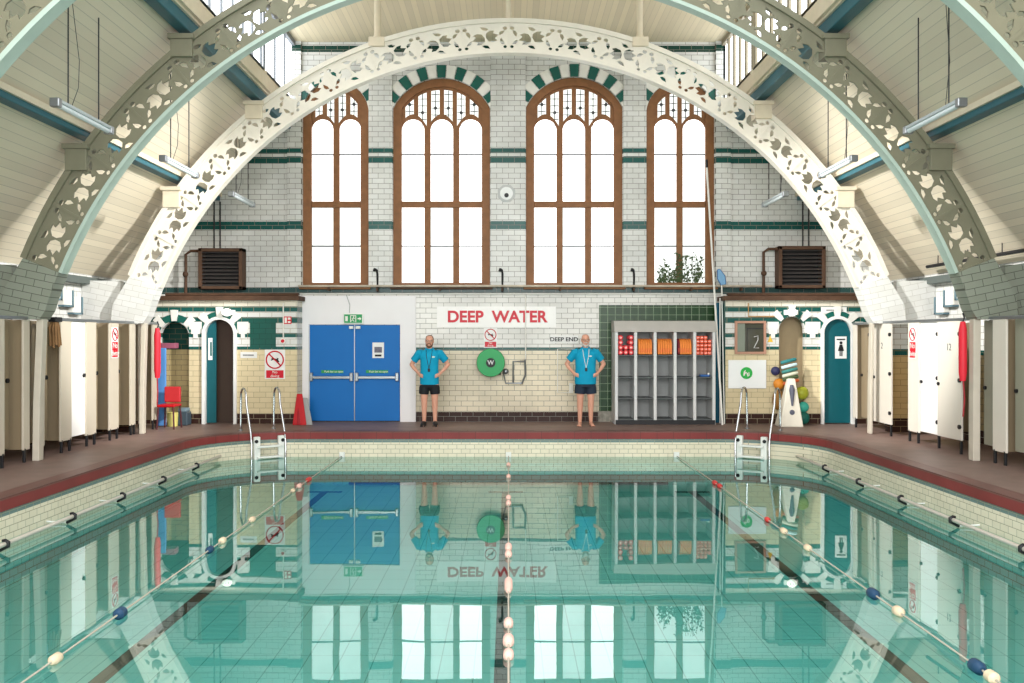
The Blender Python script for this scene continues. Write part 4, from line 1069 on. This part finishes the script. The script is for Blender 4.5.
# ================================================================ CHANGING CUBICLES
FX, CT = 6.6, 1.95
def cub(s, label, pil, door, extra=None, dmat=M_taupeshade, pmat=M_panel, recess=.03, num=None, group=None, swing=0, part=True):
    """s side; pil, door, extra: (y near, y far) spans along the bank"""
    if s < 0 and pmat is M_panel: pmat = mat('cubicle_shaded_panel', (192, 182, 164), .35, var=.05, scale=2)  # darker panel copy: the dimmer bank's shade is in the colour
    ys = [v for p in (pil, door, extra) if p for v in p]
    o = thing('changing_cubicle', (s*FX, (min(ys)+max(ys))/2, 0), label, 'changing cubicle', group)
    t = .03
    def span(y0, y1, nm, m, xo=0, z0=.17):
        a, b = s*(FX+xo), s*(FX+xo+t)
        return MB().box((min(a, b), y0, z0), (max(a, b), y1, CT)).build(nm, m, o, bevel=.004)
    def foot(y, xo=0):
        MB().box((s*(FX+xo+.015)-.016, y-.02, 0), (s*(FX+xo+.015)+.016, y+.02, .19)).build('foot', M_dark, o, bevel=.004)
    for p in (pil, extra):
        if p:
            span(p[0], p[1], 'front_panel', pmat); foot(p[0]+.04); foot(p[1]-.04) if p[1]-p[0] > .2 else None
    if part and pil:
        y = (pil[0]+pil[1])/2
        MB().box((min(s*(FX+t), s*(XS-.01)), y-.012, .17), (max(s*(FX+t), s*(XS-.01)), y+.012, CT)).build('partition', M_taupeshade, o)
    if door:
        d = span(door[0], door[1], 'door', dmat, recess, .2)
        yk = door[1]-.06 if s < 0 else door[0]+.06
        for z in ((1.12,) if s < 0 else (.4, 1.08, 1.76)):
            MB().disc((s*(FX+recess-.012), yk if s < 0 else door[0]+.03, z), .032, .03, 'x', 14).build('latch' if s < 0 else 'hinge', M_dark, d)
        if s > 0: MB().disc((s*(FX+recess-.012), door[1]-.05, 1.0), .026, .03, 'x', 14).build('latch', M_dark, d)
        if recess < .1: foot(door[0]+.03, recess) if s > 0 else None
        if num:
            R = Matrix.Rotation(-PI/2 if s > 0 else PI/2, 4, 'Z') @ Matrix.Rotation(PI/2, 4, 'X')
            letters('number', num, .15, (s*(FX+recess-.002), (door[0]+door[1])/2, 1.56), M_dgrey, d, .004, axis='r', rot=R)
    return o
G1, G2 = 'cubicles along the blue-door side', 'cubicles along the storage-shelf side'
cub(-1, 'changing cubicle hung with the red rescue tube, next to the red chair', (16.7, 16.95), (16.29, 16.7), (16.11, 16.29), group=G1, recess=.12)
cub(-1, 'changing cubicle with shade-toned taupe door between white arch foot and no-diving post', (15.72, 15.93), (15.24, 15.72), group=G1, recess=.2)
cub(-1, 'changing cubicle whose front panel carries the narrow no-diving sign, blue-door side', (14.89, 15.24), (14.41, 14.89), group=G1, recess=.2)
cub(-1, 'changing cubicle with white door coloured as if lit, on the blue-door side', (14.07, 14.41), (13.6, 14.07), dmat=M_litpanel, group=G1, recess=.02)
cub(-1, 'changing cubicle with shade-toned taupe door under the brown mop head', (13.27, 13.6), (12.81, 13.27), (12.64, 12.81), group=G1, recess=.2)
cub(-1, 'changing cubicle with shade-toned taupe door between the middle arch foot and the picture edge', (12.25, 12.41), (11.79, 12.25), group=G1, recess=.2)
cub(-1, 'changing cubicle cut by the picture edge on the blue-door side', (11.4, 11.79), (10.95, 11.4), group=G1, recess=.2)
cub(1, 'changing cubicle with narrow shade-toned taupe door next to the teal arched door', (17.09, 17.25), (16.66, 17.09), group=G2, recess=.1)
cub(1, 'changing cubicle with wide white panel numbered 2', None, (15.53, 16.28), dmat=M_panel, num='2', group=G2, recess=.0)
cub(1, 'changing cubicle with white door coloured as if lit beside the narrow no-diving sign, storage-shelf side', (14.48, 14.87), (13.86, 14.48), dmat=M_litpanel, group=G2, recess=.03)
cub(1, 'changing cubicle with grey white door numbered 12', None, (13.12, 13.85), dmat=M_panel, num='12', group=G2, recess=.0)
cub(1, 'changing cubicle with shade-toned grey door just past the middle arch foot, storage-shelf side', (11.94, 12.27), (12.27, 12.72), dmat=M_greyshade, group=G2, recess=.12)
cub(1, 'changing cubicle with shade-toned grey door cut by the picture edge, storage-shelf side', (11.1, 11.45), (11.45, 11.94), dmat=M_greyshade, group=G2, recess=.12)
for s, spans, side in ((-1, ((11, 12.36), (12.64, 15.86), (16.14, 16.95)), 'blue-door'), (1, ((11, 12.36), (12.64, 15.86), (16.14, 17.25)), 'storage-shelf')):
    for (y0, y1), nm in zip(spans, ('before the middle arch', 'between the middle and white arches', 'behind the white arch')):
        o = thing('cubicle_headrail', (s*FX, (y0+y1)/2, CT), 'dark grey top rail over the cubicles %s, %s side' % (nm, side), 'rail')
        MB().box((s*(FX+.015)-.022, y0, CT), (s*(FX+.015)+.022, y1, CT+.045)).build('rail', M_steel, o, bevel=.006)
no_diving('narrow no-diving sign on a cubicle front panel on the blue-door side', 15.065, 1.62, .24, .52, -(FX-.004), 'x', -1)
no_diving('narrow no-diving sign on a cubicle front panel on the storage-shelf side', 14.67, 1.62, .24, .52, FX-.004, 'x', 1)
# rescue tubes on the arch feet, mop head
def rescue_tube(x, y, zt, zb, label, w=.075):
    o = thing('rescue_tube', (x, y, zb), label, 'rescue tube', 'red rescue tubes')
    n = 7; pts = [(x, y, zb+(zt-zb)*i/n) for i in range(n+1)]
    MB().tube(pts, [w*.7]+[w]*(n-1)+[w*.6], 14).build('foam_tube', mat('tube_red', (214, 40, 56), .45), o, smooth='auto')
    MB().tube([(x, y, zt-.02), (x+.02, y, zt+.06), (x, y, zt+.12)], .012, 6).build('hanging_strap', M_dark, o)
    MB().tube([(x, y-.01, zb+.02), (x+.015, y-.02, zb-.25), (x, y-.01, zb-.5)], .012, 6).build('tow_line', mat('tow_red', (150, 40, 44), .6), o)
    return o
rescue_tube(-6.34, 16.25, 1.88, .98, 'red foam rescue tube hanging by the red chair', .058)
MB_ = rescue_tube(6.36, 12.6, 1.93, 1.1, 'red foam rescue tube hanging beside the door numbered 12', .055)
o = thing('mop_head', (-6.5, 12.95, 1.55), 'brown stringy mop head hung over the cubicle top rail', 'mop')
mm = MB()
for k in range(16):
    a = random.uniform(-.09, .09); b = random.uniform(-.05, .06)
    mm.tube([(-6.52+b*.4, 12.95+a*.3, 1.98), (-6.52+b, 12.95+a, 1.85), (-6.5+b, 12.95+a*1.2, random.uniform(1.55, 1.72))], .016, 6)
mm.build('strands', mat('mop_brown', (128, 96, 62), .9, var=.3), o, smooth='auto')
MB().box((-6.58, 12.86, 1.93), (-6.46, 13.04, 2.0)).build('clamp', M_dark, o, bevel=.01)
# pale eaves pipes on the storage-shelf side wall
o = thing('eaves_pipe', (XS-.2, 12, 2.9), 'dark pipe on hangers under the roof eaves, storage-shelf side', 'pipe')
MB().tube([(XS-.25, 7, 2.95), (XS-.25, 15.8, 2.95)], .03, 8).build('pipe', M_dark, o)
hg = MB()
for k in range(9): hg.tube([(XS-.25, 7.4+k, 2.95), (XS-.25, 7.4+k, slope(XS-.25)+.02)], .008, 6)
hg.build('hanger', M_dark, o)

# ================================================================ LADDERS
def ladder(x, y, rz, label):
    o = thing('pool_ladder', (x, y, 0), label, 'ladder', 'pool ladders', rz)
    for e in (-.31, .31):
        pts = [(e, .62, 0), (e, .60, .55)]
        for k in range(1, 10):
            a = PI*k/10; pts.append((e, .44+.16*math.cos(a), .62+.16*math.sin(a)))
        pts += [(e, .26, .5), (e, .0, -.02), (e, -.05, -.2), (e, -.05, WL-.4)]
        MB().tube(pts, .02, 10).build('handrail', M_chrome, o, local=True, smooth='auto')
        MB().disc((e, .62, .008), .045, .016, 'z', 16).build('floor_collar', M_steel, o, local=True)
    for e in (-.22, .22):
        MB().box((e-.055, -.10, -.86), (e+.055, -.02, -.06)).build('stringer', M_ivory, o, local=True, bevel=.014)
        for z in (-.14, -.78): MB().disc((e+(-.02 if e < 0 else .02), -.10, z), .032, .03, 'y', 14).build('bolt', M_dark, o, local=True)
    for z in (-.22, -.41, -.66):
        MB().box((-.23, -.15, z-.035), (.23, -.02, z)).build('tread', M_ivory, o, local=True, bevel=.01)
    return o
ladder(-4.33, 16.2, math.radians(33), 'chrome and white pool ladder in the corner near the blue door')
ladder(4.40, 16.2, math.radians(-33), 'chrome and white pool ladder in the corner in front of the white board')

# ================================================================ POOL SIDE RAILS
for s, side in ((-1, 'blue-door'), (1, 'storage-shelf')):
    xr_ = s*5.06; zr = -.37
    o = thing('pool_rail', (xr_, 10, zr), 'long steel grab rail on black hooks along the pool wall, %s side' % side, 'rail', 'pool grab rails')
    MB().tube([(xr_, 4.6, zr), (xr_, 16.12 if s < 0 else 15.9, zr)], .024, 10).build('rail', M_rail, o, smooth='auto')
    for y in (16.05, 14.6, 13.2, 11.8, 10.45, 9.05, 7.65, 6.25, 4.85):
        if s > 0: y -= .2
        pts = [(xr_+s*.03, y, zr+.03), (xr_, y, zr+.034), (xr_-s*.03, y, zr+.015), (xr_-s*.03, y, zr-.02), (xr_+s*.02, y, zr-.045), (xr_+s*.07, y, zr-.075)]
        MB().tube(pts, [.014, .02, .022, .022, .02, .016], 8).build('hook', M_dark, o, smooth='auto')
        MB().tube([(xr_+s*.06, y, zr-.07), (s*(PXH+.015), y, zr-.06)], .01, 8).build('wall_arm', M_ivory, o, smooth='auto')
# ================================================================ LANE ROPES
M_rope = mat('rope', (176, 168, 152), .7)
M_fpink = mat('float_pink', (232, 186, 172), .5, var=.05)
M_fred = mat('float_red', (190, 60, 56), .5); M_fblue = mat('float_blue', (30, 62, 90), .5); M_fbeige = mat('float_beige', (212, 190, 160), .5)
def lane_rope(x, label, floats, z=WL+.02):
    o = thing('lane_rope', (x, 10, z), label, 'lane rope', 'floating lane ropes')
    MB().tube([(x, 3, z), (x, PY1-.03, z)], .007, 6).build('rope', M_rope, o)
    MB().box((x-.05, PY1-.05, z-.03), (x+.05, PY1+.005, z+.07)).build('wall_anchor', M_ivory, o, bevel=.01)
    for y, l, r, m in floats:
        MB().tube([(x, y-l/2, z), (x, y-l*.3, z), (x, y+l*.3, z), (x, y+l/2, z)], [r*.4, r*.8, r*.8, r*.4], 14).build('float', m, o, smooth='auto')
lane_rope(0, 'rope with pale pink floats down the middle of the pool', [(15.2, .12, .045, M_fpink), (13.9, .14, .045, M_fpink), (12.05, .16, .045, M_fpink), (11.65, .16, .045, M_fpink), (9.2, .2, .045, M_fpink), (8.9, .14, .045, M_fpink), (7.8, .42, .045, M_fpink), (6.75, .13, .045, M_fpink), (6.36, .16, .05, M_fpink), (6.08, .12, .045, M_fpink)])
lane_rope(-3.02, 'thin lane rope with few floats on the blue-door side of the pool', [(13.6, .2, .045, M_fred), (13.0, .14, .045, M_fpink), (12.6, .1, .04, M_fbeige), (10.6, .12, .045, M_fbeige), (9.1, .12, .045, M_fblue), (9.5, .1, .045, M_fbeige), (7.0, .12, .055, M_fblue), (6.0, .12, .045, M_fbeige)])
lane_rope(3.05, 'thin lane rope with few floats on the storage-shelf side of the pool', [(13.3, .14, .045, M_fred), (13.0, .14, .045, M_fred), (9.97, .12, .045, M_fbeige), (10.6, .1, .04, M_fred), (9.17, .12, .045, M_fbeige), (7.53, .14, .055, M_fblue), (7.04, .12, .05, M_fbeige), (5.86, .14, .055, M_fblue), (5.68, .1, .05, M_fbeige)])

# ================================================================ WINDOW PLANT
o = thing('window_plant', (X(680), YW+.07, Z(286)), 'leafy dark green plant growing up the panes of the window by the white pole', 'plant')
lv = MB(); st = MB()
for k in range(44):
    bx = X(random.uniform(658, 706)); h = random.uniform(.2, .72)*(1 if abs(bx-X(685)) < .5 else .7)
    tx = bx+random.uniform(-.12, .12)
    p0, p1 = Vector((bx, YW+.08, Z(286))), Vector((tx, YW+.06, Z(286)+h))
    st.tube([p0, (p0+p1)/2+Vector((random.uniform(-.03, .03), 0, 0)), p1], .004, 5)
    for q in range(9):
        c = p0.lerp(p1, random.uniform(.15, 1)); a = random.uniform(0, 2*PI); l = random.uniform(.04, .085)
        d = Vector((math.cos(a), random.uniform(-.3, .1), math.sin(a))).normalized(); e = Vector((-d.z, 0, d.x))*l*.28
        lv.add([c, c+d*l*.5+e, c+d*l, c+d*l*.5-e], [(0, 1, 2, 3)])
lv.build('leaves', mat('leaf_green', (62, 82, 44), .6, var=.4, scale=20), o); st.build('stems', mat('stem_green', (70, 66, 40), .7), o)

# ================================================================ PEOPLE
def person(loc, label, H, waist, hairc, beardc, shorts, shoes, whistle, bald):
    P = thing('person', loc, label, 'person')
    k = waist
    b = MB()
    # legs, hips
    for s in (-1, 1):
        b.limb([(s*.095, .0, .92), (s*.10, -.005, .70), (s*.102, .0, .49), (s*.102, .018, .38), (s*.104, .02, .25), (s*.106, .03, .09)], [.082, .086, .060, .058, .046, .037], 14)
        b.limb([(s*.106, .035, .05), (s*.118, -.06, .035), (s*.128, -.145, .024)], [.040, .036, .024], 10)
        b.ball((s*.105, .05, .035), (.034, .038, .034))
        for t in range(5):   # toes
            tx = s*(.100+.016*t); b.limb([(tx, -.13+abs(t-1)*.006, .018), (tx, -.178+t*.009, .014)], [.012 if t else .015, .009 if t else .013], 8)
    b.rings([(0, .0, .84, .165*k**.6, .10*k), (0, 0, .92, .172*k**.6, .112*k), (0, -.005*k, 1.0, .168*k**.6, .112*k), (0, -.01, 1.1, .165*k**.6, .108*k), (0, -.008, 1.22, .170*k**.6, .112*k**.7), (0, 0, 1.34, .178*k**.3, .112), (0, .005, 1.41, .168, .092), (0, .01, 1.46, .11, .07), (0, .01, 1.49, .06, .058)], 24)
    b.tube([(0, .012, 1.44), (0, .0, 1.56)], [.062, .056], 16)
    # arms akimbo
    for s in (-1, 1):
        sh, el, wr = (s*.19, .01, 1.405), (s*.355, .075, 1.185), (s*(.235*k**.5), -.01, 1.035)
        b.limb([sh, ((sh[0]+el[0])/2, .045, 1.30), el], [.060, .050, .040], 12)
        b.limb([el, ((el[0]+wr[0])/2+s*.012, .045, 1.115), wr], [.040, .038, .027], 12)
        # hand resting on the hip: palm, thumb to the back, fingers curling to the front
        hx, hy, hz = s*(.19*k**.6+.012), -.045, 1.005
        b.limb([wr, (hx+s*.01, -.03, 1.015), (hx, -.06, .998)], [.026, .032, .028], 10)
        for f in range(4):
            fz = 1.022-f*.019; ln = (.07, .08, .074, .058)[f]
            b.limb([(hx+s*.002, -.07, fz), (hx-s*.022, -.07-ln*.42, fz-.008), (hx-s*.055, -.07-ln*.62, fz-.02), (hx-s*.075, -.072-ln*.66, fz-.03)], [.0105, .0095, .009, .0078], 8)
        b.limb([(hx+s*.008, -.015, 1.03), (hx+s*.002, .03, 1.04), (hx-s*.012, .06, 1.035)], [.013, .0115, .0095], 8)
    # head with face
    hz = 1.635
    b.rings([(0, -.045, hz-.118, .028, .026), (0, -.035, hz-.105, .048, .05), (0, -.02, hz-.07, .062, .075), (0, -.008, hz-.03, .069, .088), (0, .0, hz+.01, .073, .094), (0, .006, hz+.05, .074, .094), (0, .01, hz+.085, .066, .082), (0, .012, hz+.105, .048, .06), (0, .012, hz+.115, .022, .03)], 22)
    b.limb([(0, -.092, hz+.02), (0, -.112, hz-.018), (0, -.108, hz-.028)], [.010, .014, .012], 8)
    b.ball((-.013, -.1, hz-.028), .009); b.ball((.013, -.1, hz-.028), .009)
    b.limb([(-.045, -.078, hz+.03), (0, -.094, hz+.032), (.045, -.078, hz+.03)], [.011, .012, .011], 8)
    b.limb([(-.022, -.094, hz-.058), (0, -.100, hz-.057), (.022, -.094, hz-.058)], [.007, .009, .007], 8)
    for s in (-1, 1):
        b.ball((s*.076, .008, hz-.0), (.011, .022, .033))
        b.ball((s*.04, -.07, hz-.025), (.022, .02, .022))
    sc = H/1.75
    body = remesh(b, .0065, 4, M_skin, 'body', P)
    parts = [body]
    # polo shirt
    t = MB()
    t.rings([(0, -.002, .80, .192*k**.6, .128*k), (0, -.002, .90, .193*k**.6, .130*k), (0, -.008, 1.0, .187*k**.6, .130*k), (0, -.012, 1.1, .182*k**.6, .124*k), (0, -.008, 1.22, .185*k**.6, .126*k**.7), (0, 0, 1.34, .194*k**.3, .124), (0, .005, 1.42, .18, .104), (0, .01, 1.465, .12, .08), (0, .008, 1.495, .075, .072)], 28)
    for s in (-1, 1):
        t.tube([(s*.15, .005, 1.40), (s*.20, .015, 1.405), (s*.285, .052, 1.29), (s*.31, .06, 1.262)], [.085, .078, .074, .076], 14)
    parts.append(remesh(t, .009, 4, M_shirt, 'polo_shirt', P))
    cl = MB()
    for s in (-1, 1): cl.tube([(s*.005, -.078, 1.43), (s*.045, -.07, 1.475), (s*.068, -.01, 1.505), (s*.05, .06, 1.51), (0, .085, 1.51)], [.012, .016, .015, .014, .014], 8)
    parts.append(cl.build('collar', M_shirt, P, smooth=True, local=True))
    parts.append(MB().ball((.085, -.118, 1.335), (.032, .012, .014), 12, 6).build('chest_badge', M_whiteg, P, smooth=True, local=True))
    # shorts
    q = MB()
    q.rings([(0, 0, .74, .188*k**.5, .118*k), (0, 0, .79, .183*k**.5, .119*k), (0, 0, .85, .172*k**.5, .116*k), (0, 0, .93, .165*k**.5, .112*k)], 24)
    for s in (-1, 1):
        q.tube([(s*.078, 0, .82), (s*.10, -.002, .74), (s*.110, -.004, .615)], [.09*k**.5, .104*k**.4, .100*k**.4], 18)
    parts.append(remesh(q, .009, 3, shorts, 'shorts', P))
    # hair, beard, glasses, eyes, lanyard
    if not bald:
        h = MB().rings([(0, .03, hz-.045, .067, .072), (0, .024, hz-.01, .078, .086), (0, .018, hz+.04, .080, .092), (0, .022, hz+.08, .074, .086), (0, .024, hz+.106, .055, .066), (0, .02, hz+.121, .025, .03)], 20)
        parts.append(h.build('hair', hairc, P, smooth=True, local=True))
    else:
        h = MB().rings([(0, .045, hz-.05, .062, .055), (0, .036, hz-.01, .077, .074), (0, .036, hz+.03, .078, .076), (0, .05, hz+.05, .066, .06)], 20)
        parts.append(h.build('hair', hairc, P, smooth=True, local=True))
    bd = MB().limb([(-.062, -.02, hz-.03), (-.052, -.058, hz-.078), (-.026, -.086, hz-.1), (0, -.094, hz-.106), (.026, -.086, hz-.1), (.052, -.058, hz-.078), (.062, -.02, hz-.03)], [.010, .018, .020, .024, .020, .018, .010], 8)
    bd.limb([(-.03, -.095, hz-.062), (-.024, -.1, hz-.045), (0, -.107, hz-.042), (.024, -.1, hz-.045), (.03, -.095, hz-.062)], [.007, .008, .009, .008, .007], 8)
    parts.append(bd.build('beard', beardc, P, smooth=True, local=True))
    for s in (-1, 1):
        e = MB().ball((s*.03, -.083, hz+.008), (.012, .009, .008), 12, 8).build('eye', M_whiteg, P, smooth=True, local=True)
        MB().ball((s*.03, -.0915, hz+.008), .0048, 8, 6).build('iris', M_dark, e, smooth=True, local=True)
        parts.append(e)
    gl = MB()
    for s in (-1, 1):
        gl.tube([(s*.031+.024*math.cos(2*PI*i/16), -.103, hz+.006+.018*math.sin(2*PI*i/16)) for i in range(17)], .0026, 6)
        gl.tube([(s*.055, -.103, hz+.012), (s*.077, -.04, hz+.012), (s*.08, .01, hz+.006)], .0024, 6)
    gl.tube([(-.008, -.104, hz+.01), (.008, -.104, hz+.01)], .0026, 6)
    parts.append(gl.build('glasses', M_dark, P, local=True))
    ly = MB()
    f = .125*k**.7
    for s in (-1, 1): ly.tube([(s*.06, -.06, 1.475), (s*.05, -f-.004, 1.36), (s*.028, -f-.012*k, 1.24), (0, -f-.014*k, 1.115)], .0055, 6)
    parts.append(ly.build('lanyard', whistle, P, local=True))
    parts.append(MB().box((-.022, -f-.034*k, 1.05), (.022, -f-.012*k, 1.115)).build('whistle', M_dark, P, bevel=.006, local=True))
    if shoes:
        for s in (-1, 1):
            m_ = MB().limb([(s*.106, .045, .05), (s*.118, -.06, .045), (s*.13, -.16, .032)], [.050, .048, .036], 12)
            m_.box((s*.118-.045, -.185, 0), (s*.118+.045, .085, .03))
            sh = remesh(m_, .008, 3, M_black, 'shoe', P); parts.append(sh)
    P.scale = (sc, sc, sc)
    return P
M_hairb = mat('hair_brown', (92, 66, 48), .8); M_hairg = mat('hair_grey', (190, 184, 178), .8); M_brb = mat('beard_brown', (110, 78, 58), .85)
person((PX(429.5, 17.4), 17.4, 0), 'lean person in turquoise polo, black shorts and shoes, hands on hips beside the blue door', 1.75, .92, M_hairb, M_brb, M_blackc, True, M_black, False)
person((PX(585.5, 17.4), 17.4, 0), 'bald barefoot person in turquoise polo and navy shorts, hands on hips by green tiles', 1.77, 1.12, M_hairg, M_hairg, M_navy, False, M_whiteg, True)

# ================================================================ LIGHT, CAMERA
wd = bpy.data.worlds.new('sky'); scene.world = wd; wd.use_nodes = True
bg = wd.node_tree.nodes['Background']; bg.inputs[0].default_value = (.93, .97, 1, 1); bg.inputs[1].default_value = 1.25
def area(name, loc, target, sx, sy, power, col=(1, 1, 1)):
    l = bpy.data.lights.new(name, 'AREA'); l.shape = 'RECTANGLE'; l.size = sx; l.size_y = sy; l.energy = power; l.color = col
    o = bpy.data.objects.new(name, l); COL.objects.link(o); o.location = loc
    o.rotation_euler = (Vector(target)-Vector(loc)).to_track_quat('-Z', 'Y').to_euler()
    return o
# added spots before the middle arch, casting lit patches across the hall
for s in (-1, 1):
    l = bpy.data.lights.new('patch_spot', 'SPOT'); l.energy = 8500; l.spot_size = math.radians(30); l.spot_blend = .5; l.shadow_soft_size = .3; l.color = (1, .98, .96)
    o = bpy.data.objects.new('patch_spot', l); COL.objects.link(o); o.location = (s*3.4, 10.9, 7.4)
    o.rotation_euler = (Vector((-s*6.6, 15.6, 2.6))-o.location).to_track_quat('-Z', 'Y').to_euler()
# unseen fill panel added behind the camera to brighten the hall
area('rear_fill_light', (0, -5, 4.2), (0, 15, 3.6), 13, 6, 2100, (1, .985, .97))
area('overhead_fill_light', (0, 5.5, 7.6), (0, 8, 0), 6, 6, 380, (1, .99, .98))  # second added fill, overhead and out of view
cam = bpy.data.cameras.new('camera'); co = bpy.data.objects.new('camera', cam); COL.objects.link(co)
co.location = (0, 0, EYE); co.rotation_euler = (PI/2, 0, 0)
cam.sensor_width = 36; cam.lens = F/1024*36; cam.shift_x = (512-VX)/1024; cam.shift_y = -(341.5-VY)/1024
cam.clip_end = 200
scene.camera = co
scene.view_settings.view_transform = 'Standard'; scene.view_settings.look = 'None'; scene.view_settings.exposure = .1
scene.cycles.use_denoising = True
scene.cycles.max_bounces = 8; scene.cycles.transparent_max_bounces = 8
